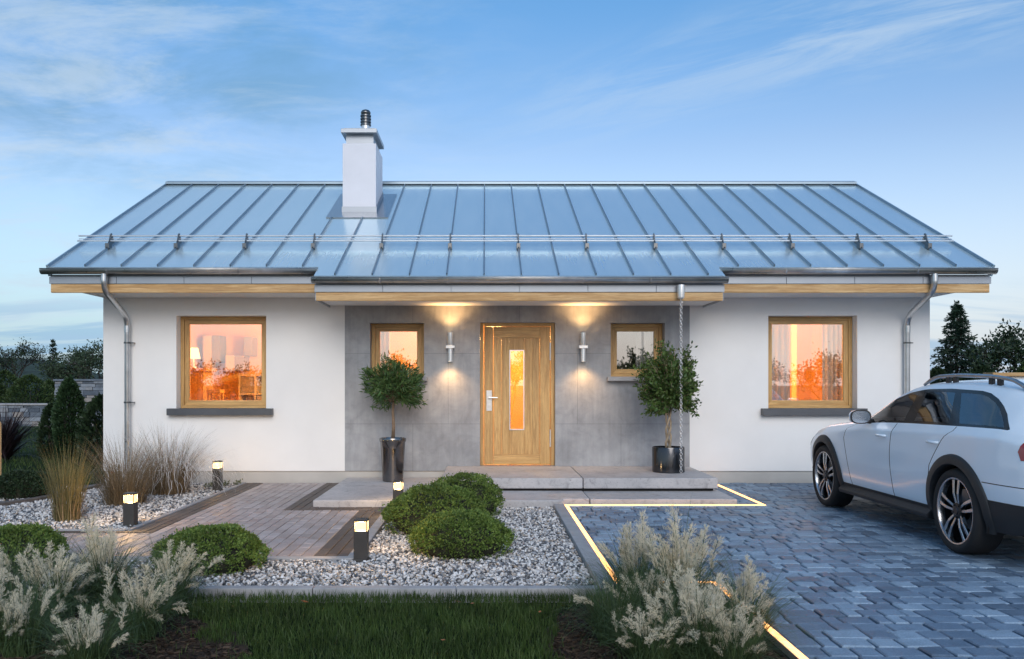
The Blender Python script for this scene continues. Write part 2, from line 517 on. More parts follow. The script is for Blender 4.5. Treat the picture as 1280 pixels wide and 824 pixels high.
def paver_mat(name, stops, rough, bump=0.4, spec=0.5):
    m = newmat(name)
    t = NT(m)
    ri = t.n('ShaderNodeNewGeometry').outputs['Random Per Island']
    f = t.noise(7, 7, 0.7)
    grain = t.noise(95, 4, 0.7)
    col = t.ramp(ri, stops)
    col = t.mix(0.7, col, t.ramp(f, [(0.3, (0.72, 0.72, 0.72)), (0.7, (1.2, 1.2, 1.2))]), 'MULTIPLY')
    col = t.mix(0.7, col, t.ramp(grain, [(0.35, (0.62, 0.62, 0.63)), (0.65, (1.22, 1.22, 1.22))]), 'MULTIPLY')
    wide = t.noise(0.9, 5, 0.65)
    col = t.mix(0.45, col, t.ramp(wide, [(0.34, (0.74, 0.74, 0.75)), (0.5, (1, 1, 1)), (0.7, (1.08, 1.08, 1.08))]), 'MULTIPLY')
    rr = t.n('ShaderNodeMapRange', {'Value': ri, 'To Min': rough - 0.1, 'To Max': rough + 0.12}).outputs[0]
    b = t.n('ShaderNodeBsdfPrincipled', {'Base Color': col, 'Roughness': rr, 'Specular IOR Level': spec, 'Normal': t.bump(grain, bump, 0.003)})
    t.out(b.outputs[0])
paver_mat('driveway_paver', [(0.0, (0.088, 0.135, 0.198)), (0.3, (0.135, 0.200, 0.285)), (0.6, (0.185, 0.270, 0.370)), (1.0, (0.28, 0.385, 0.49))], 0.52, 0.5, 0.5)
paver_mat('terrace_paver', [(0.0, (0.30, 0.255, 0.245)), (0.5, (0.38, 0.33, 0.32)), (1.0, (0.47, 0.42, 0.41))], 0.6)
paver_mat('border_paver', [(0.0, (0.085, 0.068, 0.058)), (1.0, (0.15, 0.125, 0.11))], 0.7)
paver_mat('pebble', [(0.0, (0.05, 0.055, 0.065)), (0.2, (0.13, 0.14, 0.155)), (0.36, (0.36, 0.365, 0.38)), (0.52, (0.62, 0.61, 0.60)), (0.62, (0.42, 0.33, 0.25)),
                     (0.70, (0.70, 0.69, 0.68)), (1.0, (0.80, 0.79, 0.78))], 0.55, 0.2)

# ------------------------------------------------------------------ ground and paving
g = MB()
g.add([(-700, -700, -0.07), (700, -700, -0.07), (700, 900, -0.07), (-700, 900, -0.07)], [(0, 1, 2, 3)])
struct('ground', g, 'lawn_soil', fixn=False)

def paver_run(mb, x0, x1, y0, y1, w, lens, along, gap, ztop, keep=None, bev=0.006, jz=0.003, jt=0.0, stag=True, rng=random):
    """rows of bevelled blocks; along='y' rows run towards the house, 'x' rows run across"""
    r0, r1, l0, l1 = (x0, x1, y0, y1) if along == 'y' else (y0, y1, x0, x1)
    nr = max(1, round((r1 - r0) / w)); w = (r1 - r0) / nr
    for i in range(nr):
        a0, a1 = r0 + i * w, r0 + (i + 1) * w
        p = l0 - (rng.random() * lens[-1] if stag else 0)
        while p < l1:
            q = p + rng.choice(lens)
            b0, b1 = max(p, l0), min(q, l1)
            p = q
            if b1 - b0 < 0.035: continue
            cx, cy = ((a0 + a1) / 2, (b0 + b1) / 2) if along == 'y' else ((b0 + b1) / 2, (a0 + a1) / 2)
            if keep and not keep(cx, cy): continue
            X0, X1, Y0, Y1 = (a0, a1, b0, b1) if along == 'y' else (b0, b1, a0, a1)
            h = gap / 2
            X0 += h; X1 -= h; Y0 += h; Y1 -= h
            if jt and along == 'x':
                X0 += rng.uniform(0, jt); X1 -= rng.uniform(0, jt)
            z = ztop + rng.uniform(-jz, jz)
            tx, ty = rng.uniform(-jz, jz) * 0.6, rng.uniform(-jz, jz) * 0.6
            V = [(X0, Y0, z - 0.045), (X1, Y0, z - 0.045), (X1, Y1, z - 0.045), (X0, Y1, z - 0.045),
                 (X0, Y0, z - bev + tx), (X1, Y0, z - bev - tx), (X1, Y1, z - bev + ty), (X0, Y1, z - bev - ty),
                 (X0 + bev, Y0 + bev, z + tx), (X1 - bev, Y0 + bev, z - tx), (X1 - bev, Y1 - bev, z + ty), (X0 + bev, Y1 - bev, z - ty)]
            mb.add(V, [(0, 1, 5, 4), (1, 2, 6, 5), (2, 3, 7, 6), (3, 0, 4, 7), (4, 5, 9, 8), (5, 6, 10, 9), (6, 7, 11, 10), (7, 4, 8, 11), (8, 9, 10, 11)])

# driveway: bed sheet plus every block
d = MB()
d.add([(0.93, 6.3, -0.035), (9.8, 6.3, -0.035), (9.8, 12.68, -0.035), (0.93, 12.68, -0.035)], [(0, 1, 2, 3)])
d.add([(1.62, 0.5, -0.035), (9.8, 0.5, -0.035), (9.8, 6.3, -0.035), (1.62, 6.3, -0.035)], [(0, 1, 2, 3)])
struct('driveway_bed', d, 'dark_gap', fixn=False)
def drive_keep(x, y):
    if y > 10.30 and x < 3.06: return False
    if y > 6.30: return x > 0.97
    return x > 1.70
d = MB()
paver_run(d, 0.99, 9.6, 2.4, 12.66, 0.158, [0.10, 0.14, 0.16, 0.2, 0.23], 'x', 0.008, 0.0, drive_keep, 0.007, 0.004, jt=0.007)
struct('driveway_paving', d, 'driveway_paver', fixn=False)

# terrace and path: narrow boards of concrete running towards the house, brown border bands
d = MB()
d.add([(-9, 7.2, -0.035), (-1.06, 7.2, -0.035), (-1.06, 10.3, -0.035), (-9, 10.3, -0.035)], [(0, 1, 2, 3)])
d.add([(-3.5, 10.3, -0.034), (-1.9, 10.3, -0.034), (-1.9, 12.68, -0.034), (-3.5, 12.68, -0.034)], [(0, 1, 2, 3)])
struct('terrace_bed', d, 'dark_gap', fixn=False)
d = MB()
L = [0.21, 0.21, 0.315]
paver_run(d, -3.25, -1.45, 7.23, 9.92, 0.103, L, 'y', 0.007, 0.0, None, 0.004, 0.002)
paver_run(d, -3.25, -2.33, 9.92, 12.66, 0.103, L, 'y', 0.007, 0.0, None, 0.004, 0.002)
paver_run(d, -9, -3.25, 7.23, 8.40, 0.103, L, 'y', 0.007, 0.0, None, 0.004, 0.002)
struct('terrace_paving', d, 'terrace_paver', fixn=False)
d = MB()
paver_run(d, -3.5, -3.25, 8.42, 12.66, 0.083, L, 'y', 0.007, 0.001, None, 0.004, 0.002)
paver_run(d, -1.45, -1.16, 7.23, 9.92, 0.097, L, 'y', 0.007, 0.001, None, 0.004, 0.002)
paver_run(d, -2.33, -2.05, 9.92, 12.66, 0.093, L, 'y', 0.007, 0.001, None, 0.004, 0.002)
paver_run(d, -2.05, -1.06, 9.92, 10.18, 0.087, L, 'x', 0.007, 0.001, None, 0.004, 0.002)
paver_run(d, -9, -3.5, 8.42, 8.52, 0.1, L, 'x', 0.007, 0.001, None, 0.004, 0.002)
struct('terrace_border', d, 'border_paver', fixn=False)

def kerb(mb, x0, x1, y0, y1, z, seg=1.0):
    if x1 - x0 > y1 - y0:
        n = max(1, round((x1 - x0) / seg))
        for i in range(n):
            a, b = x0 + (x1 - x0) * i / n, x0 + (x1 - x0) * (i + 1) / n
            mb.box(a + 0.003, b - 0.003, y0, y1, -0.15, z)
    else:
        n = max(1, round((y1 - y0) / seg))
        for i in range(n):
            a, b = y0 + (y1 - y0) * i / n, y0 + (y1 - y0) * (i + 1) / n
            mb.box(x0, x1, a + 0.003, b - 0.003, -0.15, z)
k = MB()
kerb(k, 0.80, 0.925, 6.0, 10.18, 0.035)
kerb(k, -6.2, 0.795, 6.0, 6.09, 0.03)
kerb(k, -1.155, -1.06, 7.225, 10.18, 0.012)
kerb(k, -9, -1.06, 7.14, 7.22, 0.012)
kerb(k, -3.56, -3.505, 8.58, 12.65, 0.012)
kerb(k, -9, -3.56, 8.525, 8.58, 0.012)
struct('kerb_stones', k, 'kerb_concrete', bevel=0.006)
# curved kerb at the left of the gravel bed
k = MB()
pts = [(-7.0, 9.3), (-6.4, 9.65), (-5.9, 10.15), (-5.62, 10.8), (-5.52, 11.5), (-5.5, 12.3)]
for (a, b), (c, e) in zip(pts[:-1], pts[1:]):
    dv = Vector((c - a, e - b, 0)); nv = Vector((-dv.y, dv.x, 0)).normalized() * 0.05; sh = dv.normalized() * 0.004
    P = [(a + nv.x + sh.x, b + nv.y + sh.y), (a - nv.x + sh.x, b - nv.y + sh.y), (c - nv.x - sh.x, e - nv.y - sh.y), (c + nv.x - sh.x, e + nv.y - sh.y)]
    k.prism(P, -0.12, 0.03)
struct('curved_kerb', k, 'border_paver', bevel=0.005)

# gravel: every pebble is a small stone
def ico():
    t = (1 + 5 ** 0.5) / 2
    V = np.array([(-1, t, 0), (1, t, 0), (-1, -t, 0), (1, -t, 0), (0, -1, t), (0, 1, t), (0, -1, -t), (0, 1, -t), (t, 0, -1), (t, 0, 1), (-t, 0, -1), (-t, 0, 1)], float)
    V /= np.linalg.norm(V[0])
    F = np.array([(0, 11, 5), (0, 5, 1), (0, 1, 7), (0, 7, 10), (0, 10, 11), (1, 5, 9), (5, 11, 4), (11, 10, 2), (10, 7, 6), (7, 1, 8), (3, 9, 4), (3, 4, 2), (3, 2, 6),
                  (3, 6, 8), (3, 8, 9), (4, 9, 5), (2, 4, 11), (6, 2, 10), (8, 6, 7), (9, 8, 1)])
    return V, F
IV, IF = ico()
def pebbles(P, size, rng=RNG):
    n = len(P)
    q = rng.normal(0, 1, (n, 4)); q /= np.linalg.norm(q, axis=1)[:, None]
    w, x, y, z = q.T
    M = np.stack([1 - 2 * (y * y + z * z), 2 * (x * y - z * w), 2 * (x * z + y * w), 2 * (x * y + z * w), 1 - 2 * (x * x + z * z), 2 * (y * z - x * w),
                  2 * (x * z - y * w), 2 * (y * z + x * w), 1 - 2 * (x * x + y * y)], 1).reshape(n, 3, 3)
    sc = size * np.stack([rng.uniform(0.75, 1.45, n), rng.uniform(0.6, 1.05, n), rng.uniform(0.45, 0.8, n)], 1) / 2
    sc *= rng.uniform(0.65, 1.3, n)[:, None]
    V = IV[None] * sc[:, None, :] * rng.uniform(0.86, 1.12, (n, 12, 1))
    V = np.einsum('nij,nkj->nki', M, V)
    V[:, :, 2] *= 0.85
    V += P[:, None, :]
    F = (np.arange(n) * 12)[:, None, None] + IF[None]
    return V.reshape(-1, 3), F.reshape(-1, 3)
def scatter(x0, x1, y0, y1, dens, keep=None, rng=RNG):
    n = int((x1 - x0) * (y1 - y0) * dens)
    P = np.stack([rng.uniform(x0, x1, n), rng.uniform(y0, y1, n), np.zeros(n)], 1)
    return P[keep(P[:, 0], P[:, 1])] if keep is not None else P
def kerb_x(y): return np.interp(y, [9.3, 9.65, 10.15, 10.8, 11.5, 12.3], [-7.0, -6.4, -5.9, -5.62, -5.52, -5.5])
b = MB()
b.add([(-1.06, 6.09, -0.03), (0.80, 6.09, -0.03), (0.80, 10.2, -0.03), (-1.06, 10.2, -0.03)], [(0, 1, 2, 3)])
b.add([(-6.2, 6.09, -0.03), (-1.06, 6.09, -0.03), (-1.06, 7.14, -0.03), (-6.2, 7.14, -0.03)], [(0, 1, 2, 3)])
b.add([(-8.2, 8.58, -0.03), (-3.56, 8.58, -0.03), (-3.56, 12.68, -0.03), (-8.2, 12.68, -0.03)], [(0, 1, 2, 3)])
struct('gravel_base', b, 'gravel_bed', fixn=False)
def gravel(name, parts, size):
    P = np.concatenate(parts)
    P[:, 2] = -0.028 + RNG.uniform(0.0, 0.028, len(P)) ** 1.0
    V, F = pebbles(P, size)
    m = MB().add(V, F)
    return tag(obj(name, m, 'pebble', smooth=False, fixn=False), kind='stuff')
gravel('gravel', [scatter(-1.04, 0.79, 6.1, 10.17, 2500), scatter(-3.8, -1.04, 6.1, 7.13, 2300), scatter(-6.15, -3.8, 6.1, 7.13, 600)], 0.031)
gravel('gravel', [scatter(-6.9, -3.57, 8.6, 12.66, 1700, lambda x, y: (x > kerb_x(y) + 0.07) & (x < 900)),
                  scatter(-7.6, -5.4, 9.4, 12.2, 700, lambda x, y: (x < kerb_x(y) - 0.07) & (x > kerb_x(y) - 0.95))], 0.034)

# lawn in front: real blades; mulch beds under the plume grasses
def in_mulch(x, y):
    a = ((x + 2.45) / 1.05) ** 2 + ((y - 4.6) / 1.0) ** 2 < 1.0 + 0.16 * np.sin(x * 9 + 1) + 0.14 * np.sin(y * 11)
    b = ((x - 1.1) / 0.72) ** 2 + ((y - 4.9) / 1.05) ** 2 < 1.0 + 0.12 * np.sin(x * 10 + 2) + 0.12 * np.sin(y * 8 + 1)
    return a | b
n = 62000
P = np.stack([RNG.uniform(-3.4, 1.6, n), RNG.uniform(3.9, 5.99, n)], 1)
thin = RNG.uniform(0, 1, n)
inm = in_mulch(P[:, 0], P[:, 1])
P = P[(~inm & (P[:, 0] < 0.98)) | (inm & (thin < 0.02) & (P[:, 0] < 1.5))]
def lawn_blades(P, h, w, rng=RNG, z=-0.03):
    n = len(P)
    az = rng.uniform(0, 2 * PI, n); lean = np.abs(rng.normal(0.35, 0.3, n)); L = h * rng.uniform(0.45, 1.25, n)
    tw = rng.uniform(0, 2 * PI, n); ww = w * rng.uniform(0.6, 1.3, n)
    dx, dy = np.cos(az) * np.sin(lean) * L, np.sin(az) * np.sin(lean) * L
    dz = np.cos(lean) * L
    V = np.zeros((n, 5, 3))
    bx, by = P[:, 0], P[:, 1]
    for i, (t, sg, f) in enumerate(((0, -1, 1), (0, 1, 1), (0.55, 1, 0.8), (0.55, -1, 0.8), (1, 0, 0))):
        k = t ** 1.4
        V[:, i, 0] = bx + dx * k + sg * f * ww / 2 * np.cos(tw)
        V[:, i, 1] = by + dy * k + sg * f * ww / 2 * np.sin(tw)
        V[:, i, 2] = z + dz * t
    o = np.arange(n)[:, None] * 5
    return V.reshape(-1, 3), o + np.array([[0, 1, 2, 3]]), o + np.array([[3, 2, 4]])
tag(obj('lawn_grass', MB().add(*lawn_blades(P, 0.062, 0.0045)), 'grass_blade', fixn=False), kind='stuff')
n = 40000
P = np.stack([RNG.uniform(-17, -5.0, n), 10.5 + 20 * RNG.uniform(0, 1, n) ** 1.6, ], 1)
P = P[(P[:, 0] < kerb_x(P[:, 1]) - 1.0) | (P[:, 1] > 12.8)]
P = P[(P[:, 0] < -5.9) & ((P[:, 0] / P[:, 1]) > -0.62)]
tag(obj('lawn_grass', MB().add(*lawn_blades(P, 0.10, 0.010, z=-0.07)), 'grass_blade', fixn=False), kind='stuff')
# mulch: bark chips on a dark bed
m = MB()
for cx, cy, rx, ry in ((-2.45, 4.6, 1.15, 1.1), (1.1, 4.9, 0.78, 1.1)):
    m.add([(cx + rx * math.cos(a), min(5.97, cy + ry * math.sin(a)), -0.05) for a in np.linspace(0, 2 * PI, 40, False)], [list(range(40))])
struct('mulch_bed', m, 'bark_mulch', fixn=False)
n = 15000
P = np.stack([RNG.uniform(-3.6, 1.6, n), RNG.uniform(3.9, 5.96, n), RNG.uniform(-0.045, -0.015, n)], 1)
P = P[in_mulch(P[:, 0], P[:, 1]) & (P[:, 0] < 1.6)]
V, F = pebbles(P, 0.03)
c = np.repeat(P, 12, 0)
rot = RNG.uniform(0, PI, len(P)).repeat(12)
dv = V - c
ex, ey = np.cos(rot), np.sin(rot)
al = dv[:, 0] * ex + dv[:, 1] * ey
V = c + np.stack([dv[:, 0] * 0.45 + al * ex * 1.1, dv[:, 1] * 0.45 + al * ey * 1.1, dv[:, 2] * 0.5], 1)
tag(obj('bark_mulch', MB().add(V, F), 'bark_mulch', fixn=False), kind='stuff')

# ------------------------------------------------------------------ the house
D0 = 12.70
HX0, HX1 = -5.62, 6.53
house = thing('house', 'single-storey white rendered house with blue-grey standing-seam metal roof and oak front door', 'house', (0.45, D0, 0))
LW = (-4.546, -3.226, 1.09, 2.455)
RW = (4.155, 5.464, 1.09, 2.455)
SL = (-1.70, -0.905, 1.555, 2.347)
SR = (1.84, 2.635, 1.555, 2.347)
DR = (-0.082, 1.023, 0.243, 2.353)
CL = (-2.07, 3.0)
def holed(mb, x0, x1, z0, z1, y, holes):
    xs = sorted({x0, x1, *[h[0] for h in holes], *[h[1] for h in holes]})
    zs = sorted({z0, z1, *[h[2] for h in holes], *[h[3] for h in holes]})
    xs = [x for x in xs if x0 <= x <= x1]; zs = [z for z in zs if z0 <= z <= z1]
    idx = {}; V = []; F = []
    def vi(x, z):
        if (x, z) not in idx: idx[(x, z)] = len(V); V.append((x, y, z))
        return idx[(x, z)]
    for a, b in zip(xs[:-1], xs[1:]):
        for c, e in zip(zs[:-1], zs[1:]):
            mx, mz = (a + b) / 2, (c + e) / 2
            if any(h[0] < mx < h[1] and h[2] < mz < h[3] for h in holes): continue
            F.append((vi(a, c), vi(b, c), vi(b, e), vi(a, e)))
    if F: mb.add(V, F)
def reveal(mb, h, y0, y1):
    x0, x1, z0, z1 = h
    mb.quad((x0, y0, z0), (x0, y1, z0), (x0, y1, z1), (x0, y0, z1))
    mb.quad((x1, y1, z0), (x1, y0, z0), (x1, y0, z1), (x1, y1, z1))
    mb.quad((x0, y0, z1), (x0, y1, z1), (x1, y1, z1), (x1, y0, z1))
    mb.quad((x0, y1, z0), (x0, y0, z0), (x1, y0, z0), (x1, y1, z0))
ZB, ZT = 0.17, 2.78
w = MB()
holed(w, HX0, HX1, ZB, ZT, D0, [LW, RW, (CL[0], CL[1], ZB, ZT)])
for h in (LW, RW): reveal(w, h, D0, 13.0)
BK = 20.1
EAVE_Y, EAVE_Z, SL_ = 11.90, 3.06, 0.486
RIDGE_Y = 16.4
def roof_z(y): return EAVE_Z + SL_ * (y - EAVE_Y) if y <= RIDGE_Y else EAVE_Z + SL_ * (2 * RIDGE_Y - y - EAVE_Y)
for x in (HX0, HX1):
    p = [(D0, ZB), (BK, ZB), (BK, roof_z(BK) - 0.06), (RIDGE_Y, roof_z(RIDGE_Y) - 0.06), (D0, roof_z(D0) - 0.06)]
    w.add([(x, a, b) for a, b in p], [list(range(5))])
w.quad((HX1, BK, ZB), (HX0, BK, ZB), (HX0, BK, roof_z(BK) - 0.06), (HX1, BK, roof_z(BK) - 0.06))
w.quad((HX0, D0, ZB), (HX1, D0, ZB), (HX1, D0 + 0.02, ZB), (HX0, D0 + 0.02, ZB))
obj('wall', w, 'plaster_white', house, fixn=False)
w = MB()
w.box(HX0 + 0.02, HX1 - 0.02, D0 + 0.02, BK - 0.02, -0.2, ZB - 0.004)
obj('plinth', w, 'plinth', house)
# concrete cladding: large panels in a running bond with fine open joints
w = MB()
rows = [(ZB, 0.862, [-1.07, 0.5, 1.99]), (0.862, 1.897, [-0.55, 1.35]), (1.897, 2.66, [-1.07, 0.5, 1.99])]
for z0, z1, js in rows:
    e = [CL[0], *js, CL[1]]
    for a, b in zip(e[:-1], e[1:]):
        holed(w, a + (0.0015 if a != CL[0] else 0), b - (0.0015 if b != CL[1] else 0), z0 + 0.0015, z1 - 0.0015, D0, [SL, SR, DR])
for h in (SL, SR, DR): reveal(w, h, D0, 13.0)
cl = obj('concrete_cladding', w, 'concrete_panel', house, fixn=False)
w = MB()
holed(w, CL[0], CL[1], ZB, ZT, D0 + 0.006, [SL, SR, DR])
pm('joint_grey', (0.12, 0.125, 0.135), 0.9)
obj('cladding_backing', w, 'joint_grey', house, fixn=False)

# eaves: sheet fascia, larch board, soffit
def eave(x0, x1, yf, z):
    m = MB()
    n = max(1, round((x1 - x0) / 0.88))
    for i in range(n):
        a, b = x0 + (x1 - x0) * i / n, x0 + (x1 - x0) * (i + 1) / n
        m.box(a + 0.0025, b - 0.0025, yf, yf + 0.02, z[2], z[3])
    m.box(x0 + 0.01, x1 - 0.01, yf + 0.022, yf + 0.05, z[2], z[3] + 0.03)
    obj('fascia', m, 'sheet_grey', house, bevel=0.002)
    m = MB(); m.box(x0 + 0.02, x1 - 0.02, yf + 0.012, yf + 0.06, z[0], z[1])
    obj('eave_board', m, 'larch_x', house, bevel=0.004)
CXL, CXR = -2.30, 3.21
eave(-6.03, CXL, 11.93, (2.712, 2.830, 2.834, 2.93))
eave(CXR, 6.985, 11.93, (2.712, 2.830, 2.834, 2.93))
eave(CXL, CXR, 11.60, (2.568, 2.680, 2.684, 2.78))
m = MB()
m.box(HX0, CXL - 0.003, 11.985, D0 - 0.002, 2.716, 2.74)
m.box(CXR + 0.003, HX1, 11.985, D0 - 0.002, 2.716, 2.74)
m.box(CXL + 0.02, CXR - 0.02, 11.66, D0 - 0.002, 2.60, 2.63)
obj('soffit', m, 'plaster_white', house)
for x in (CXL, CXR - 0.018):
    m = MB(); m.box(x, x + 0.018, 11.665, 12.69, 2.572, 2.86)
    obj('eave_return', m, 'sheet_grey', house)

# roof: two slopes of seamed sheet, the middle of the front slope runs lower
al = math.atan(SL_)
RX0, RX1 = -6.02, 6.98
CY = EAVE_Y - 0.333
def slab(mb, x0, x1, ya, yb, t=0.03, lift=0.0):
    nz, ny = math.cos(al), -math.sin(al)
    za, zb = EAVE_Z + SL_ * (ya - EAVE_Y), EAVE_Z + SL_ * (yb - EAVE_Y)
    top = lift
    V = []
    for x in (x0, x1):
        for (y, z) in ((ya, za), (yb, zb)):
            for o in (top, top - t): V.append((x, y + ny * o, z + nz * o))
    return mb.add(V, [(0, 4, 6, 2), (1, 3, 7, 5), (0, 1, 5, 4), (2, 6, 7, 3), (0, 2, 3, 1), (4, 5, 7, 6)])
r = MB()
slab(r, RX0, CXL, EAVE_Y, RIDGE_Y)
slab(r, CXL, CXR, CY, RIDGE_Y)
slab(r, CXR, RX1, EAVE_Y, RIDGE_Y)
seams = [RX0 + 0.5 * i for i in range(27)]
CHX = (-2.40, -1.84)
r0 = r
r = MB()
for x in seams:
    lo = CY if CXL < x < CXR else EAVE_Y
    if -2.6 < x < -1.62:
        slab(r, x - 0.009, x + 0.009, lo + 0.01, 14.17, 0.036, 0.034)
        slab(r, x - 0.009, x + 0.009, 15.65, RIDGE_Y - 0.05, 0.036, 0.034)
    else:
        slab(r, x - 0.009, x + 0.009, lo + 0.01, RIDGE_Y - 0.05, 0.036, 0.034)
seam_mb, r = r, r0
rz = roof_z(RIDGE_Y)
yb = 2 * RIDGE_Y - EAVE_Y
r.add([(RX0, RIDGE_Y, rz), (RX1, RIDGE_Y, rz), (RX1, yb, EAVE_Z), (RX0, yb, EAVE_Z), (RX0, RIDGE_Y, rz - 0.035), (RX1, RIDGE_Y, rz - 0.035), (RX1, yb, EAVE_Z - 0.035), (RX0, yb, EAVE_Z - 0.035)],
      [(0, 1, 2, 3), (7, 6, 5, 4), (3, 2, 6, 7), (1, 5, 6, 2), (0, 3, 7, 4)])
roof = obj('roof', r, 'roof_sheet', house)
pm('seam_metal', (0.26, 0.33, 0.39), 0.35, 0.7, var=0.05)  # roof sheet tone darkened: shadow lines along the ribs put into the colour
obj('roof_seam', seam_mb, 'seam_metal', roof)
m = MB()
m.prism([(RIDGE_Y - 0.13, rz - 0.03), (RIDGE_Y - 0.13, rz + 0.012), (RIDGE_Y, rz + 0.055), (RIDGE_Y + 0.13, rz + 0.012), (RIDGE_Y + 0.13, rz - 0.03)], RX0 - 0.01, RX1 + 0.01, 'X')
obj('ridge_cap', m, 'seam_metal', roof)  # same shade-darkened tone as the ribs
for x in (RX0 - 0.028, RX1 + 0.003):
    m = MB()
    slab(m, x, x + 0.025, EAVE_Y - 0.01, RIDGE_Y, 0.16, 0.03)
    m.prism([(RIDGE_Y, rz + 0.033), (yb, EAVE_Z + 0.033), (yb, EAVE_Z - 0.145), (RIDGE_Y, rz - 0.145)], x, x + 0.025, 'X')
    obj('verge_trim', m, 'roof_sheet', roof)
m = MB()
slab(m, -2.62, -1.60, 14.18, 15.62, 0.012, 0.016)
obj('chimney_apron', m, 'apron_metal', roof)

# snow guard: two rails on feet clamped to every second seam
m = MB()
GY = 12.72
gz = roof_z(GY)
for dz, dy in ((0.095, -0.02), (0.175, 0.02), (0.132, 0.03)):
    m.tube([(-6.0, GY + dy, gz + dz), (6.88, GY + dy, gz + dz)], 0.012 if dz != 0.132 else 0.006, 8)
sg = obj('snow_guard', m, 'steel', house, smooth=True, sharp=40)
ft = None
for x in seams[1::2]:
    if ft is None:
        m = MB()
        s0 = (GY - 0.16, roof_z(GY - 0.16) + 0.03); s1 = (GY + 0.12, roof_z(GY + 0.12) + 0.03)
        m.prism([(s0[0], s0[1]), (s1[0], s1[1]), (GY + 0.07, gz + 0.16), (GY + 0.03, gz + 0.215), (GY - 0.005, gz + 0.2), (GY - 0.05, gz + 0.09)], x - 0.009, x + 0.009, 'X')
        m.box(x - 0.028, x + 0.028, GY - 0.13, GY - 0.02, gz - 0.035, gz + 0.045)
        ft = obj('bracket', m, 'dark_steel', sg, bevel=0.003)
        ft0 = x
    else:
        c = ft.copy(); COL.objects.link(c); c.parent = sg; c.location = (x - ft0, 0, 0)

# gutters and downpipes
def gutter(x0, x1, y, z, rr=0.06):
    m = MB()
    n = 14
    prof = []
    for i in range(n + 1):
        a = PI + PI * i / n
        prof.append((y + rr * math.cos(a), z + rr * math.sin(a)))
    prof = [(y - rr - 0.008, z + 0.004), (y - rr - 0.012, z + 0.014), (y - rr, z + 0.018)] + prof + [(y + rr, z + 0.03)]
    V = [(x, a, b) for x in (x0, x1) for a, b in prof]
    k = len(prof)
    m.add(V, [(i, i + 1, k + i + 1, k + i) for i in range(k - 1)])
    g = obj('gutter', m, 'gutter_zinc', house, smooth=True, sharp=50, fixn=False)
    so = g.modifiers.new('thickness', 'SOLIDIFY'); so.thickness = 0.004; so.offset = 0
    m = MB()
    cap = [(y + rr * 1.02 * math.cos(PI + PI * i / n), z + rr * 1.02 * math.sin(PI + PI * i / n)) for i in range(n + 1)]
    for xa, xb in ((x0 - 0.006, x0 + 0.004), (x1 - 0.004, x1 + 0.006)):
        m = MB(); m.prism(cap, xa, xb, 'X'); obj('gutter_end', m, 'gutter_zinc', g)
    for i in range(1, int((x1 - x0) / 0.9) + 1):
        x = x0 + i * 0.9
        if x > x1 - 0.2: break
        m = MB()
        for q in range(n):
            a0, a1 = PI + PI * q / n, PI + PI * (q + 1) / n
            r2, r3 = rr + 0.003, rr + 0.006
            m.prism([(y + r2 * math.cos(a0), z + r2 * math.sin(a0)), (y + r3 * math.cos(a0), z + r3 * math.sin(a0)), (y + r3 * math.cos(a1), z + r3 * math.sin(a1)), (y + r2 * math.cos(a1), z + r2 * math.sin(a1))], x, x + 0.02, 'X')
        obj('gutter_strap', m, 'gutter_zinc', g)
    return g
GYM, GYC = EAVE_Y - 0.045, CY - 0.045
gutter(-6.09, CXL + 0.01, GYM, EAVE_Z - 0.045)
gutter(CXR - 0.01, 6.995, GYM, EAVE_Z - 0.045)
gutter(CXL - 0.015, CXR + 0.015, GYC, EAVE_Z - 0.162 - 0.045)
def bez(a, b, c, n=6):
    a, b, c = Vector(a), Vector(b), Vector(c)
    return [a * (1 - t) ** 2 + b * 2 * t * (1 - t) + c * t * t for t in [i / n for i in range(n + 1)]]
def downpipe(x):
    m = MB()
    yw = D0 - 0.075
    zt = EAVE_Z - 0.1
    pts = [Vector((x, GYM, zt)), Vector((x, GYM, 2.92))]
    pts += bez((x, GYM, 2.86), (x, GYM, 2.76), (x, GYM + 0.10, 2.70))
    pts += bez((x, yw - 0.12, 2.47), (x, yw, 2.40), (x, yw, 2.28))
    pts += [Vector((x, yw, 0.03))]
    m.tube(pts, 0.041, 16)
    p = obj('downpipe', m, 'gutter_zinc', house, smooth=True, sharp=50)
    for z0, z1, r in ((2.86, 2.93, 0.046), (2.20, 2.30, 0.046)):
        m = MB()
        y = GYM if z0 > 2.5 else yw
        m.lathe([(r, z0), (r, z1)], (x, y, 0), 16)
        obj('pipe_socket', m, 'gutter_zinc', p, smooth=True)
    for z in (2.05, 1.18):
        m = MB()
        m.lathe([(0.042, z - 0.012), (0.05, z - 0.012), (0.05, z + 0.012), (0.042, z + 0.012)], (x, yw, 0), 16)
        m.box(x + 0.045, x + 0.085, yw - 0.008, yw + 0.008, z - 0.008, z + 0.008)
        m.box(x + 0.07, x + 0.085, yw, D0, z - 0.008, z + 0.008)
        obj('pipe_clip', m, 'dark_steel', p)
downpipe(-5.235)
downpipe(6.16)

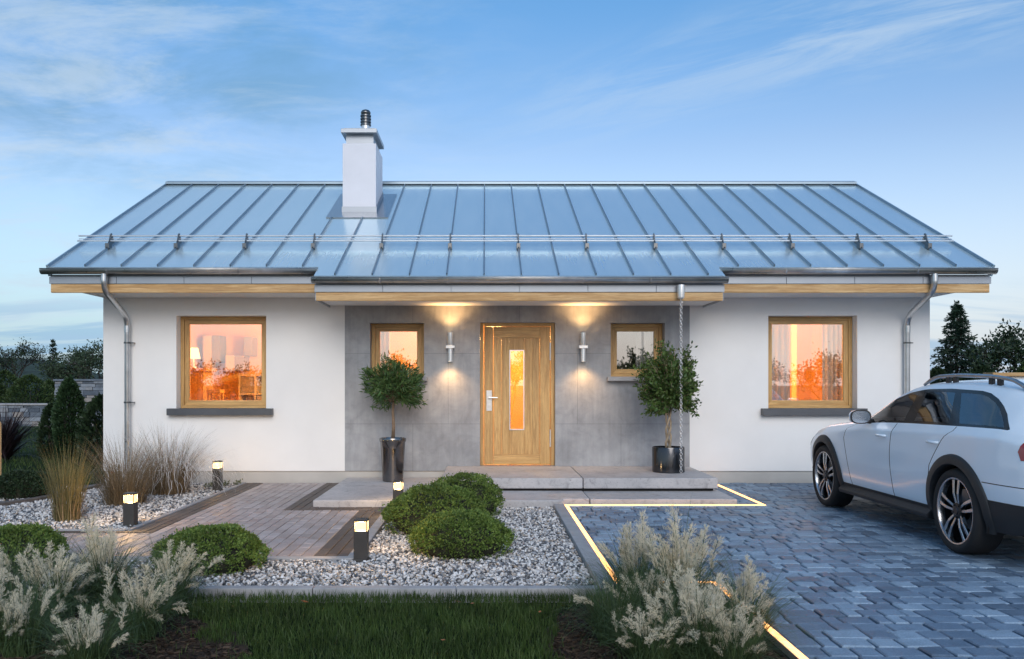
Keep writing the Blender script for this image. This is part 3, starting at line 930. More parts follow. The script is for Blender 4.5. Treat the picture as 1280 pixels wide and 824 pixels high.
# chimney with sheet cap and flue cowl
m = MB()
zc0 = 4.1
m.box(CHX[0], CHX[1], 14.5, 15.42, zc0, 5.487)
ch = obj('chimney', m, 'chimney_plaster', house, bevel=0.006)
m = MB(); m.box(CHX[0] + 0.05, CHX[1] - 0.05, 14.56, 15.36, 5.488, 5.65)
obj('chimney_neck', m, 'sheet_grey', ch)
m = MB(); m.box(CHX[0] - 0.02, CHX[1] + 0.02, 14.44, 15.48, 5.652, 5.72); m.box(CHX[0] + 0.02, CHX[1] - 0.02, 14.48, 15.44, 5.722, 5.74)
obj('chimney_cap', m, 'sheet_grey', ch, bevel=0.004)
m = MB()
for x0, x1, y0, y1 in ((CHX[0] - 0.012, CHX[1] + 0.012, 14.488, 14.498), (CHX[1] + 0.002, CHX[1] + 0.012, 14.498, 15.43)):
    if y1 - y0 < 0.1: m.box(x0, x1, y0, y1, roof_z(14.5) - 0.03, roof_z(14.5) + 0.10)
    else:
        za, zb = roof_z(y0), roof_z(y1)
        m.prism([(y0, za - 0.03), (y1, zb - 0.03), (y1, zb + 0.1), (y0, za + 0.1)], x0, x1, 'X')
obj('chimney_flashing', m, 'sheet_grey', ch)
m = MB()
fx, fy = -2.06, 14.85
m.lathe([(0.075, 5.72), (0.075, 5.90)], (fx, fy, 0), 24)
obj('flue_pipe', m, 'steel', ch, smooth=True)
m = MB()
prof = []
for i in range(4):
    z = 5.885 + i * 0.052
    prof += [(0.074, z), (0.092, z), (0.092, z + 0.022), (0.074, z + 0.034)]
prof += [(0.085, 6.095), (0.085, 6.115), (0.065, 6.145), (0.03, 6.16), (0.001, 6.162)]
m.lathe(prof, (fx, fy, 0), 28)
obj('flue_cowl', m, 'dark_steel', ch, smooth=True, sharp=35)

# ------------------------------------------------------------------ windows and door
pane_mat('window_pane', (0.97, 0.98, 0.97), 0.25)
def ring(stiles, rails, x0, x1, z0, z1, wl, wr, wt, wb, y0, y1):
    """four mitred members of a frame"""
    a0, a1, b0, b1 = x0 + wl, x1 - wr, z0 + wb, z1 - wt
    stiles.prism([(x0, z0), (a0, b0), (a0, b1), (x0, z1)], y0, y1, 'Y')
    stiles.prism([(x1, z0), (x1, z1), (a1, b1), (a1, b0)], y0, y1, 'Y')
    rails.prism([(x0, z0), (x1, z0), (a1, b0), (a0, b0)], y0, y1, 'Y')
    rails.prism([(x0, z1), (a0, b1), (a1, b1), (x1, z1)], y0, y1, 'Y')
def wood_obj(name, st, ra, parent, bevel=0.003):
    k = sum(len(f) for f in st.f)
    for V, in zip([*ra.v]): pass
    off = st.n
    st.v += ra.v; st.f += [f + off for f in ra.f]; st.n += ra.n
    o = obj(name, st, 'oak_z', parent, bevel=bevel)
    o.data.materials.append(MATS['oak_x'])
    tot = sum(len(f) for f in st.f)
    # faces were grouped by mesh order: stiles first
    for i in range(k, tot): o.data.polygons[i].material_index = 1
    return o
def window(h, sill, sillw, zs, yf=12.875):
    x0, x1, z0, z1 = h
    e = 0.001
    st, ra = MB(), MB()
    ring(st, ra, x0 + e, x1 - e, z0 + e, z1 - e, 0.052, 0.052, 0.05, 0.045, yf, yf + 0.09)
    win = wood_obj('window', st, ra, house)
    st, ra = MB(), MB()
    ring(st, ra, x0 + 0.054, x1 - 0.054, z0 + 0.047, z1 - 0.052, 0.066, 0.066, 0.062, 0.068, yf + 0.022, yf + 0.085)
    wood_obj('sash', st, ra, win)
    m = MB(); m.box(x0 + 0.118, x1 - 0.118, yf + 0.05, yf + 0.06, z0 + 0.113, z1 - 0.112)
    obj('pane', m, 'window_pane', win)
    m = MB()
    m.box(x0 - sillw, x1 + sillw, D0 - 0.10, D0 - 0.001, zs - sill, zs)
    if sill > 0.07: m.box(x0 + 0.002, x1 - 0.002, D0 - 0.001, yf - 0.002, zs - 0.02, zs - 0.001)
    obj('sill', m, 'sill_grey' if sill > 0.07 else 'kerb_concrete', win, bevel=0.003)
    return win
window(LW, 0.10, 0.11, 1.091)
window(RW, 0.10, 0.11, 1.091)
window(SL, 0.062, 0.055, 1.556)
window(SR, 0.062, 0.055, 1.556)

st, ra = MB(), MB()
x0, x1, z0, z1 = DR
yf = 12.79
st.box(x0 + 0.001, -0.028, yf, yf + 0.08, z0, z1 - 0.001); st.box(0.962, x1 - 0.001, yf, yf + 0.08, z0, z1 - 0.001)
ra.box(-0.026, 0.960, yf, yf + 0.08, 2.302, z1 - 0.001)
door = wood_obj('door', st, ra, house)
st, ra = MB(), MB()
yl = yf + 0.012
st.box(-0.024, 0.114, yl, yl + 0.05, 0.256, 2.298)
st.box(0.805, 0.957, yl, yl + 0.05, 0.256, 2.298)
ra.box(0.116, 0.803, yl, yl + 0.05, 2.134, 2.298)
ra.box(0.116, 0.803, yl, yl + 0.05, 0.256, 0.404)
for a, b in ((0.117, 0.236), (0.2375, 0.350), (0.576, 0.690), (0.6915, 0.802)):
    st.box(a, b, yl + 0.014, yl + 0.045, 0.405, 2.133)
st.box(0.3515, 0.5745, yl + 0.014, yl + 0.045, 0.405, 0.765); st.box(0.3515, 0.5745, yl + 0.014, yl + 0.045, 1.955, 2.133)
wood_obj('door_leaf', st, ra, door, 0.002)
m = MB()
g0, g1, h0, h1 = 0.352, 0.574, 0.766, 1.954
for a in ((g0, g0 + 0.014, h0, h1), (g1 - 0.014, g1, h0, h1), (g0 + 0.014, g1 - 0.014, h0, h0 + 0.014), (g0 + 0.014, g1 - 0.014, h1 - 0.014, h1)):
    m.box(a[0], a[1], yl + 0.004, yl + 0.02, a[2], a[3])
obj('glass_trim', m, 'steel', door)
m = MB(); m.box(g0 + 0.012, g1 - 0.012, yl + 0.022, yl + 0.032, h0 + 0.012, h1 - 0.012)
obj('door_pane', m, 'window_pane', door)
m = MB()
m.box(0.012, 0.092, yl - 0.012, yl - 0.001, 1.05, 1.352)
m.tube([(0.052, yl - 0.012, 1.245), (0.052, yl - 0.055, 1.245)], 0.012, 12)
m.tube([(0.048, yl - 0.055, 1.245), (0.10, yl - 0.058, 1.247), (0.178, yl - 0.05, 1.247)], [0.012, 0.011, 0.009], 12)
m.lathe([(0.02, 0), (0.02, 0.02), (0.001, 0.021)], (0, 0, 0), 16) if False else None
m.tube([(0.052, yl - 0.012, 1.135), (0.052, yl - 0.034, 1.135)], 0.021, 16)
obj('door_handle', m, 'steel', door, bevel=0.002)
for za, zb in ((1.80, 2.06), (0.52, 0.775)):
    m = MB(); m.tube([(0.957, yf - 0.008, za), (0.957, yf - 0.008, zb)], 0.011, 10)
    obj('hinge', m, 'steel', door, smooth=True, sharp=40)

# ------------------------------------------------------------------ rooms behind the glass
pm('room_wall', (0.82, 0.52, 0.20), 0.8, var=0.03, vscale=2)
pm('room_wall_pale', (0.62, 0.56, 0.52), 0.8, var=0.03, vscale=2)
pm('curtain_cloth', (0.70, 0.69, 0.69), 0.85, var=0.03, vscale=6)
pm('cabinet_white', (0.66, 0.56, 0.48), 0.5, var=0.04, vscale=5)
pm('cabinet_grey', (0.28, 0.24, 0.23), 0.5, var=0.06, vscale=5)
pm('room_floor', (0.40, 0.24, 0.11), 0.5, var=0.1, vscale=4, mscale=(1, 8, 1))
emit('lamp_glow', (1.0, 0.50, 0.16), 4.0)
def room(x0, x1, y1, wallm, holes, lamps=(), warm=(1.0, 0.58, 0.19), energy=90):
    y0, z0, z1 = 13.0, 0.2, 2.72
    m = MB()
    holed(m, x0, x1, z0, z1, y0, holes)
    m.quad((x0, y0, z0), (x0, y1, z0), (x0, y1, z1), (x0, y0, z1))
    m.quad((x1, y1, z0), (x1, y0, z0), (x1, y0, z1), (x1, y1, z1))
    m.quad((x0, y1, z0), (x1, y1, z0), (x1, y1, z1), (x0, y1, z1))
    m.quad((x0, y0, z1), (x0, y1, z1), (x1, y1, z1), (x1, y0, z1))
    obj('room_lining', m, wallm, house, fixn=False)
    m = MB(); m.quad((x0, y0, z0), (x1, y0, z0), (x1, y1, z0), (x0, y1, z0))
    obj('room_floor', m, 'room_floor', house, fixn=False)
    for i, (lx, ly, lz) in enumerate(lamps):
        m = MB()
        m.lathe([(0.001, lz - 0.10), (0.07, lz - 0.08), (0.10, lz), (0.07, lz + 0.08), (0.001, lz + 0.10)], (lx, ly, 0), 20)
        lo = obj('ceiling_lamp', m, 'lamp_glow', house, smooth=True)
        m = MB(); m.tube([(lx, ly, lz + 0.09), (lx, ly, z1)], 0.008, 6)
        obj('lamp_cord', m, 'dark_steel', lo)
        ld = bpy.data.lights.new('room_light', 'POINT')
        ld.energy = energy; ld.color = warm; ld.shadow_soft_size = 0.11
        l = bpy.data.objects.new('room_light', ld); COL.objects.link(l); l.parent = house
        l.location = Vector((lx, ly, lz)) - worg(house)
        l.location.z -= 0.22
room(-5.45, -2.25, 16.6, 'room_wall', [LW], [(-2.85, 14.2, 2.35)], energy=190)
room(3.25, 6.4, 16.4, 'room_wall', [RW], [(3.75, 14.7, 2.45)], energy=190)
room(-2.12, 1.40, 16.0, 'room_wall', [SL, DR], [(0.15, 14.4, 2.45)], energy=190)
room(1.48, 3.1, 15.0, 'room_wall_pale', [SR])

m = MB(); m.box(5.36, 5.62, 14.9, 15.15, 0.21, 2.71)
obj('room_pillar', m, 'room_wall', house, bevel=0.01)
# curtains in the right-hand room and behind the left small window
def curtain(x0, x1, y, z0, z1, n, label, group):
    N = int((x1 - x0) / 0.012)
    V = []
    for i in range(N + 1):
        t = i / N
        x = x0 + (x1 - x0) * t
        yy = y + 0.035 * math.sin(t * n * 2 * PI) + 0.012 * math.sin(t * n * 5.3 + 1)
        V += [(x, yy, z0), (x, yy, z1)]
    m = MB().add(V, [(2 * i, 2 * i + 2, 2 * i + 3, 2 * i + 1) for i in range(N)])
    o = obj('curtain', m, 'curtain_cloth', smooth=True, fixn=False, org=((x0 + x1) / 2, y, z0))
    so = o.modifiers.new('thickness', 'SOLIDIFY'); so.thickness = 0.004
    return tag(o, label, 'curtain', group)
curtain(4.20, 4.66, 13.22, 0.25, 2.6, 5, 'pale wide curtain drawn to the left side of the right-hand window', 'curtains inside the windows')
curtain(5.16, 5.46, 13.22, 0.25, 2.6, 4, 'pale narrow curtain drawn to the right side of the window behind the car', 'curtains inside the windows')
curtain(-1.66, -1.46, 13.2, 0.9, 2.6, 3, 'white curtain inside the small window above the spiky potted tree', 'curtains inside the windows')
curtain(2.30, 2.52, 13.2, 0.9, 2.6, 3, 'blue-grey curtain inside the small window behind the dense potted tree', 'curtains inside the windows')
curtain(0.30, 0.38, 13.15, 0.4, 2.5, 2, 'dark curtain edge seen through the narrow glass of the front door', 'curtains inside the windows')
o = bpy.data.objects['curtain.004']; o.data.materials[0] = MATS['dark_gap']
# furniture in the left room
t = thing('wall_cabinet', 'boxy grey and white wall cabinets stepping down the far wall, seen through the left window', 'cabinet', (-4.6, 16.5, 1.6))
for (xa, xb, za, zb_, mt) in ((-4.53, -4.38, 1.98, 2.33, 'cabinet_grey'), (-4.71, -4.535, 1.70, 1.985, 'cabinet_grey'), (-4.88, -4.715, 1.70, 1.99, 'cabinet_white'), (-5.30, -5.14, 1.62, 2.36, 'cabinet_white'), (-5.13, -4.98, 1.85, 2.36, 'cabinet_grey')):
    m = MB(); m.box(xa, xb, 16.2, 16.59, za, zb_); obj('cabinet_box', m, mt, t, bevel=0.006)
t = thing('shelf_unit', 'low open shelf unit with square compartments at the far wall inside the left window', 'shelf', (-4.3, 16.3, 0.2))
m = MB()
for i in range(5):
    z = 0.2 + i * 0.35
    m.box(-4.56, -3.95, 15.95, 16.35, z, z + 0.025)
for x in (-4.56, -4.27, -3.975): m.box(x, x + 0.025, 15.952, 16.348, 0.227, 1.598)
m.box(-4.53, -3.98, 16.33, 16.345, 0.23, 1.59)
obj('shelf_carcass', m, 'cabinet_white', t)
for (x, z) in ((-4.53, 1.275), (-4.24, 0.925)):
    m = MB(); m.box(x + 0.003, x + 0.25, 15.97, 16.30, z + 0.003, z + 0.31)
    obj('drawer', m, 'cabinet_grey', t, bevel=0.004)
t = thing('sideboard', 'tall oak sideboard at the side wall inside the left window', 'sideboard', (-5.0, 14.7, 0.2))
m = MB(); m.box(-5.42, -4.66, 14.4, 15.0, 1.66, 1.72); obj('top_board', m, 'oak_x', t, bevel=0.004)
m = MB(); m.box(-5.40, -4.72, 14.44, 14.98, 0.2, 1.658); obj('carcass', m, 'oak_z', t, bevel=0.004)
t = thing('table_lamp', 'small shaded lamp standing on the oak sideboard inside the left window', 'lamp', (-4.95, 14.65, 1.72))
m = MB(); m.lathe([(0.001, 1.721), (0.06, 1.721), (0.06, 1.735), (0.012, 1.75), (0.012, 1.90)], (-4.95, 14.65, 0), 16); obj('lamp_base', m, 'steel', t, smooth=True, sharp=40)
m = MB(); m.lathe([(0.11, 1.88), (0.07, 2.06)], (-4.95, 14.65, 0), 20); obj('lamp_shade', m, 'lamp_glow', t, smooth=True, fixn=False)
t = thing('bar_stool', 'square wooden stool standing just inside the left window', 'stool', (-4.4, 14.0, 0.2))
m = MB(); m.box(-4.50, -4.27, 13.9, 14.13, 1.30, 1.36); obj('seat', m, 'oak_x', t, bevel=0.006)
for x in (-4.49, -4.31):
    for y in (13.91, 14.09):
        m = MB(); m.box(x, x + 0.03, y, y + 0.03, 0.2, 1.299); obj('leg', m, 'oak_z', t)

# ------------------------------------------------------------------ wall lamps
emit('sconce_glow', (1.0, 0.72, 0.38), 22.0)
def wall_lamp(x, label):
    y = D0 - 0.085
    t = thing('wall_lamp', label, 'wall lamp', (x, D0, 1.99), 'wall lamps beside the front door')
    m = MB()
    m.lathe([(0.028, 2.01), (0.038, 2.01), (0.040, 2.02), (0.040, 2.20), (0.034, 2.20), (0.034, 2.15)], (x, y, 0), 24)
    m.lathe([(0.028, 1.97), (0.036, 1.97), (0.036, 1.775), (0.030, 1.775), (0.030, 1.82)], (x, y, 0), 24)
    obj('lamp_tube', m, 'steel', t, smooth=True, sharp=40)
    m = MB()
    m.box(x - 0.064, x + 0.064, y - 0.05, y + 0.05, 1.968, 2.012)
    m.box(x - 0.03, x + 0.03, y + 0.05, D0 - 0.001, 1.955, 2.025)
    obj('lamp_bracket', m, 'steel', t, bevel=0.004)
    for rb, zb in ((0.033, 2.16), (0.029, 1.81)):
        m = MB(); m.lathe([(0.001, zb), (rb, zb)], (x, y, 0), 20)
        obj('lamp_bulb', m, 'sconce_glow', t, fixn=False)
    for up, z, e in ((1, 2.215, 17), (-1, 1.76, 17)):
        sd = bpy.data.lights.new('sconce_beam', 'SPOT')
        sd.energy = e; sd.color = (1.0, 0.56, 0.22); sd.spot_size = R(128); sd.spot_blend = 0.9; sd.shadow_soft_size = 0.05
        s = bpy.data.objects.new('sconce_beam', sd); COL.objects.link(s); s.parent = t
        s.location = Vector((x, y - 0.07, z)) - Vector((x, D0, 1.99))
        s.rotation_euler = (PI if up > 0 else 0, 0, 0)
wall_lamp(-0.515, 'steel tube wall lamp lit up and down, between small window and door handle side')
wall_lamp(1.425, 'steel tube wall lamp lit up and down, on the hinge side of the door')

# ------------------------------------------------------------------ doorstep slabs, light strip
JX = 1.25
def slab_thing(x0, x1, y0, y1, z0, z1, label):
    m = MB(); m.box(x0, x1, y0, y1, z0, z1)
    return tag(obj('step_slab', m, 'slab_concrete', bevel=0.012, org=((x0 + x1) / 2, (y0 + y1) / 2, z0)), label, 'step', 'concrete slabs at the front door')
slab_thing(-0.57, JX - 0.005, 11.07, D0 - 0.004, 0.108, 0.242, 'raised concrete slab directly in front of the oak door')
slab_thing(JX + 0.005, 2.98, 11.07, D0 - 0.004, 0.108, 0.242, 'raised concrete slab carrying the squat dark planter')
m = MB(); m.prism([(-2.04, 10.20), (0.925, 10.20), (0.925, 10.36), (JX - 0.005, 10.36), (JX - 0.005, D0 - 0.004), (-2.04, D0 - 0.004)], -0.1, 0.076, 'Z')
tag(obj('step_slab', m, 'slab_concrete', bevel=0.012, org=(-0.4, 11.4, -0.1)), 'low concrete slab carrying the tall polished planter', 'step', 'concrete slabs at the front door')
slab_thing(JX + 0.005, 3.02, 10.36, D0 - 0.004, -0.1, 0.07, 'low concrete slab edged by the glowing light strip')
m = MB(); m.box(-0.52, 2.93, 11.12, D0 - 0.02, 0.0765, 0.1075)
struct('step_bed', m, 'dark_gap')

emit('strip_glow', (1.0, 0.46, 0.15), 3.4)
t = thing('light_strip', 'glowing warm light strip set in the paving along kerb and step', 'light strip', (1.0, 10.3, 0))
gl, hs = MB(), MB()
def strip(x0, x1, y0, y1):
    hs.box(x0, x1, y0, y1, -0.03, 0.010)
    e = 0.009
    gl.box(x0 + e, x1 - e, y0 + e, y1 - e, 0.0105, 0.016)
strip(0.93, 0.985, 6.30, 10.235)
strip(0.93, 3.335, 10.24, 10.295)
strip(3.28, 3.335, 10.30, 12.60)
strip(0.93, 1.695, 6.24, 6.295)
strip(1.64, 1.695, 2.5, 6.235)
obj('strip_housing', hs, 'steel', t)
obj('strip_diffuser', gl, 'strip_glow', t, bevel=0.003)

# ------------------------------------------------------------------ bollards
def lens_mat():
    m = newmat('bollard_glow'); t = NT(m)
    e = t.n('ShaderNodeEmission', {'Color': (1.0, 0.66, 0.26, 1), 'Strength': 2.6}).outputs[0]
    tr = t.n('ShaderNodeBsdfTransparent').outputs[0]
    t.out(t.n('ShaderNodeMixShader', {0: 0.5, 1: tr, 2: e}).outputs[0])
lens_mat()
def bollard(x, y, h, label):
    t = thing('bollard_light', label, 'bollard', (x, y, 0), 'bollard lights along the terrace')
    w = 0.056
    a = w - 0.012
    zb, zt = h - 0.098, h - 0.020
    m = MB(); m.box(x - w, x + w, y - w, y + w, -0.03, zb)
    obj('bollard_post', m, 'bollard_metal', t, bevel=0.004)
    m = MB(); m.box(x - w, x + w, y - w, y + w, zt, h)
    obj('bollard_cap', m, 'bollard_metal', t, bevel=0.004)
    for sx in (-1, 1):
        for sy in (-1, 1):
            m = MB(); m.box(x + sx * (w - 0.006) - 0.003, x + sx * (w - 0.006) + 0.003, y + sy * (w - 0.006) - 0.003, y + sy * (w - 0.006) + 0.003, zb - 0.002, zt + 0.002)
            obj('corner_post', m, 'bollard_metal', t)
    m = MB(); m.box(x - a, x + a, y - a, y + a, zb + 0.001, zt - 0.001)
    obj('bollard_lens', m, 'bollard_glow', t)
    ld = bpy.data.lights.new('bollard_lamp', 'POINT'); ld.energy = 30 if h < 0.36 else 9; ld.color = (1.0, 0.60, 0.24); ld.shadow_soft_size = 0.03
    l = bpy.data.objects.new('bollard_lamp', ld); COL.objects.link(l); l.parent = t; l.location = (0, 0, (zb + zt) / 2)
    m = MB(); m.box(x - w - 0.012, x + w + 0.012, y - w - 0.012, y + w + 0.012, -0.04, 0.004)
    obj('base_plate', m, 'bollard_metal', t, bevel=0.003)
bollard(-1.03, 7.16, 0.335, 'lit dark bollard in front of the clipped domes, at the terrace corner')
bollard(-1.01, 9.98, 0.335, 'lit bollard half hidden behind the clipped domes beside the low slab')
bollard(-3.645, 8.87, 0.335, 'lit dark bollard on gravel in front of the feathery grasses')
bollard(-3.66, 11.80, 0.40, 'lit dark bollard on gravel close to the house wall')

# ------------------------------------------------------------------ planters and potted trees
pm('potting_soil', (0.03, 0.022, 0.016), 0.95, var=0.4, vscale=20, bump=0.6)
pm('bark_pale', (0.34, 0.27, 0.19), 0.85, var=0.3, vscale=12, bump=0.5, bscale=60)
pm('bark_brown', (0.19, 0.135, 0.09), 0.9, var=0.3, vscale=12, bump=0.6, bscale=60)
pm('bark_dark', (0.05, 0.042, 0.035), 0.95, var=0.3, vscale=5, bump=0.5)
leafmat('olive_leaf', (0.038, 0.092, 0.028), (0.110, 0.180, 0.060), 0.35, 0.35, 0.15)
leafmat('ficus_leaf', (0.036, 0.080, 0.018), (0.115, 0.175, 0.048), 0.35, 0.4, 0.2)
def planter(prof, c, mat, label):
    t = thing('planter', label, 'planter', c)
    m = MB().lathe(prof, c, 48)
    obj('pot', m, mat, t, smooth=True, sharp=40)
    r = prof[-1][0] * 1.0; h = prof[-1][1]
    m = MB().lathe([(0.001, h + 0.02), (r * 0.6, h + 0.012), (r * 0.99, h)], c, 32)
    obj('soil', m, 'potting_soil', t, smooth=True)
    return t
P1 = (-1.31, 12.20, 0.0765); P2 = (2.51, 11.86, 0.2425)
planter([(0.001, 0.0), (0.135, 0.0), (0.145, 0.01), (0.170, 0.46), (0.176, 0.55), (0.186, 0.565), (0.189, 0.60), (0.183, 0.612), (0.172, 0.612), (0.166, 0.60), (0.160, 0.53)], P1, 'polished_pot',
        'tall tapered polished metal planter on the low slab')
planter([(0.001, 0.0), (0.215, 0.0), (0.222, 0.008), (0.224, 0.33), (0.218, 0.345), (0.206, 0.345), (0.204, 0.28)], P2, 'black_pot', 'squat dark cylinder planter on the raised slab behind the rain chain')

def potted_tree(kind, label, base, trunk_lines, tr, crown, nb, leaf, mat, bark, fill, seed):
    """trunk(s), radiating twigs and leaves set along the twigs"""
    rng = np.random.default_rng(seed); rd = random.Random(seed)
    t = thing(kind, label, 'tree', base)
    m = MB()
    for ln in trunk_lines: m.tube([Vector(p) + Vector(base) for p in ln], [tr * (1 - 0.35 * i / (len(ln) - 1)) for i in range(len(ln))], 8)
    obj('trunk', m, bark, t, smooth=True)
    cx, cy, cz, rx, ry, rz = crown
    C = np.array([base[0] + cx, base[1] + cy, base[2] + cz])
    tips = []; m = MB(); LP = []; LO = []
    O = Vector(trunk_lines[0][-1]) + Vector(base)
    for i in range(nb):
        z = rd.uniform(-0.75, 1); a = rd.uniform(0, 2 * PI); q = math.sqrt(max(0, 1 - z * z))
        lump = 0.80 + 0.22 * math.sin(3 * a + seed) * math.cos(4 * z + seed) + rd.uniform(-0.16, 0.14)
        e = Vector((C[0] + rx * q * math.cos(a) * lump, C[1] + ry * q * math.sin(a) * lump, C[2] + rz * z * lump))
        mid = O.lerp(e, 0.5) + Vector((0, 0, 0.06)) + Vector((rd.uniform(-.04, .04), rd.uniform(-.04, .04), 0))
        c = bez(O, mid, e, 5)
        m.tube(c, [0.007, 0.006, 0.005, 0.004, 0.003, 0.002], 4)
        dv = (e - mid).normalized()
        for k in range(fill):
            tt = rd.uniform(0.42, 1.03) ** 0.8
            j = min(int(tt * 5), 4); p = c[j].lerp(c[j + 1], min(1, tt * 5 - j))
            LP.append(p + Vector((rd.gauss(0, .028), rd.gauss(0, .028), rd.gauss(0, .028)))); LO.append(dv)
    obj('twigs', m, bark, t, smooth=True)
    V, F = leaf_quads(np.array([tuple(p) for p in LP]), leaf[0], rng, leaf[1], np.array([tuple(p) for p in LO]), leaf[2], 0.06)
    obj('leaves', MB().add(V, F), mat, t, fixn=False)
B1 = (P1[0], P1[1], P1[2] + 0.58)
potted_tree('olive_tree', 'small standard tree with narrow leaves standing in the tall polished planter', B1, [[(0, 0, 0), (0.012, 0, 0.2), (0.0, 0, 0.40), (0.01, 0, 0.55)]], 0.026,
            (0.02, 0, 0.76, 0.47, 0.42, 0.40), 150, (0.092, 0.22, 0.48), 'olive_leaf', 'bark_brown', 27, 5)
B2 = (P2[0], P2[1], P2[2] + 0.29)
tl = []
for k in range(3):
    ph = k * 2 * PI / 3
    tl.append([(0.035 * math.cos(ph + i * 1.1), 0.035 * math.sin(ph + i * 1.1), i * 0.1) for i in range(7)])
potted_tree('ficus_tree', 'dense bushy small tree with braided pale stems growing in the squat dark planter', B2, tl, 0.018,
            (0.0, 0, 0.92, 0.46, 0.42, 0.58), 260, (0.058, 0.5, 0.3), 'ficus_leaf', 'bark_pale', 34, 9)

# ------------------------------------------------------------------ rain chain
cx, cy = 2.605, CY - 0.05
t = thing('rain_chain', 'steel rain chain hanging from the middle gutter in front of the dense potted tree', 'rain chain', (cx, cy, 0.2425))
m = MB()
m.lathe([(0.05, 2.77), (0.052, 2.70), (0.046, 2.60), (0.03, 2.585), (0.028, 2.585), (0.042, 2.605), (0.047, 2.70), (0.046, 2.77)], (cx, cy, 0), 20)
obj('funnel', m, 'steel', t, smooth=True, sharp=40)
m = MB()
N = 62
for i in range(N):
    z = 2.57 - i * 0.0374
    if z < 0.27: break
    pts = []
    for k in range(13):
        a = 2 * PI * k / 12
        u, v = 0.0175 * math.cos(a), 0.0235 * math.sin(a)
        b = PI / 4 + (i % 2) * PI / 2
        pts.append((cx + u * math.cos(b), cy + u * math.sin(b), z + v))
    m.tube(pts, 0.0034, 6, cap=False)
obj('chain', m, 'steel', t, smooth=True)

# ------------------------------------------------------------------ clipped domes of box
leafmat('box_leaf', (0.060, 0.118, 0.020), (0.200, 0.270, 0.062), 0.42, 0.5, 0.2)
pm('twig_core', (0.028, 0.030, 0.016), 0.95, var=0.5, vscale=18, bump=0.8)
leafmat('dark_leaf', (0.016, 0.034, 0.016), (0.034, 0.060, 0.026), 0.35, 0.5, 0.12)
leafmat('mid_leaf', (0.030, 0.060, 0.020), (0.065, 0.100, 0.032), 0.4, 0.5, 0.2)
leafmat('needle', (0.010, 0.030, 0.018), (0.024, 0.052, 0.030), 0.3, 0.5, 0.05)
leafmat('purple_leaf', (0.030, 0.020, 0.026), (0.055, 0.040, 0.045), 0.35, 0.5, 0.1)
def vnoise(P, f, seed):
    r = np.random.default_rng(seed)
    s = np.zeros(len(P))
    for k in range(6):
        d = r.normal(0, 1, 3); d *= f * (1 + 0.35 * k) / np.linalg.norm(d)
        s += np.sin(P @ d * 2 * PI + r.uniform(0, 6.28)) / (1 + 0.25 * k)
    return s / 2.6
def dome(name, cx, cy, rx, ry, h, label, seed, n=15000, leaf=0.021, mat='box_leaf', group='clipped dome shrubs in the gravel', z0=-0.02):
    rng = np.random.default_rng(seed)
    t = thing(name, label, 'shrub', (cx, cy, 0), group)
    u = rng.uniform(-0.12, 1, n); a = rng.uniform(0, 2 * PI, n)
    q = np.sqrt(np.clip(1 - np.clip(u, 0, 1) ** 2, 0, 1)) * np.where(u < 0, 1 + u * 1.1, 1)
    N = np.stack([q * np.cos(a), q * np.sin(a), np.clip(u, -0.05, 1)], 1)
    w = 1 + 0.055 * vnoise(N, 0.7, seed) + 0.045 * vnoise(N, 2.0, seed + 1) + 0.03 * vnoise(N, 5.0, seed + 2)
    zz = np.where(u >= 0, (h * 0.32) + (h * 0.68) * u, h * 0.32 * (1 + u / 0.12))
    P = np.stack([cx + N[:, 0] * rx * w, cy + N[:, 1] * ry * w, z0 + zz * w], 1)
    hole = vnoise(N * np.array([1, 1, 1.4]), 2.6, seed + 3) + 0.7 * vnoise(N, 5.5, seed + 4) - 0.45 * (u - 0.25)
    keep = hole < 0.58
    keep &= (hole < 0.42) | (u > 0.62)
    depth = np.where(rng.uniform(0, 1, n) < 0.3, rng.uniform(0.0, 0.10, n), rng.uniform(0, 0.025, n))
    depth = np.where(rng.uniform(0, 1, n) < 0.07, -rng.uniform(0.0, 0.09, n), depth)
    cen = np.array([cx, cy, z0 + h * 0.3])
    P = P - (P - cen) * depth[:, None]
    P = P[keep]; No = N[keep] + np.array([0, 0, 0.25])
    V, F = leaf_quads(P, leaf, rng, 0.62, No, 0.38, 0.1)
    obj('leaves', MB().add(V, F), mat, t, fixn=False)
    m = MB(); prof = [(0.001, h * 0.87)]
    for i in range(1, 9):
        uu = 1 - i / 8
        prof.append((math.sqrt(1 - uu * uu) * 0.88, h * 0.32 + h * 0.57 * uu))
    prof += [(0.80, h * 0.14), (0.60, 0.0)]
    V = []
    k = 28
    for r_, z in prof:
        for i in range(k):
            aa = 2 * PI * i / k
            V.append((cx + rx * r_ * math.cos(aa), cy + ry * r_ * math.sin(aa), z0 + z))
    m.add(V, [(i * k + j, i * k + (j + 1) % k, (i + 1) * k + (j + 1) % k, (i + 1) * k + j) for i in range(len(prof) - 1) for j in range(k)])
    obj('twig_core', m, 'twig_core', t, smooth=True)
    return t
dome('box_shrub', -0.22, 7.45, 0.44, 0.40, 0.36, 'clipped green dome nearest the gravel front of the group of three', 21, 17000)
dome('box_shrub', -0.50, 8.55, 0.50, 0.44, 0.45, 'largest clipped green dome, middle of the group of three', 22, 19000)
dome('box_shrub', -0.24, 9.55, 0.43, 0.36, 0.46, 'clipped green dome at the back of the group near the raised slab', 23, 15000)
dome('box_shrub', -2.17, 6.82, 0.43, 0.34, 0.33, 'broad clipped green dome standing alone in front of the terrace path', 24, 17000)
dome('box_shrub', -3.72, 6.85, 0.36, 0.32, 0.345, 'clipped green dome behind the plume grasses at the picture edge', 25, 14000)
dome('juniper_shrub', -6.0, 11.2, 0.36, 0.33, 0.36, 'low dark rounded shrub beyond the curved kerb', 26, 9000, 0.03, 'dark_leaf', None, -0.05)

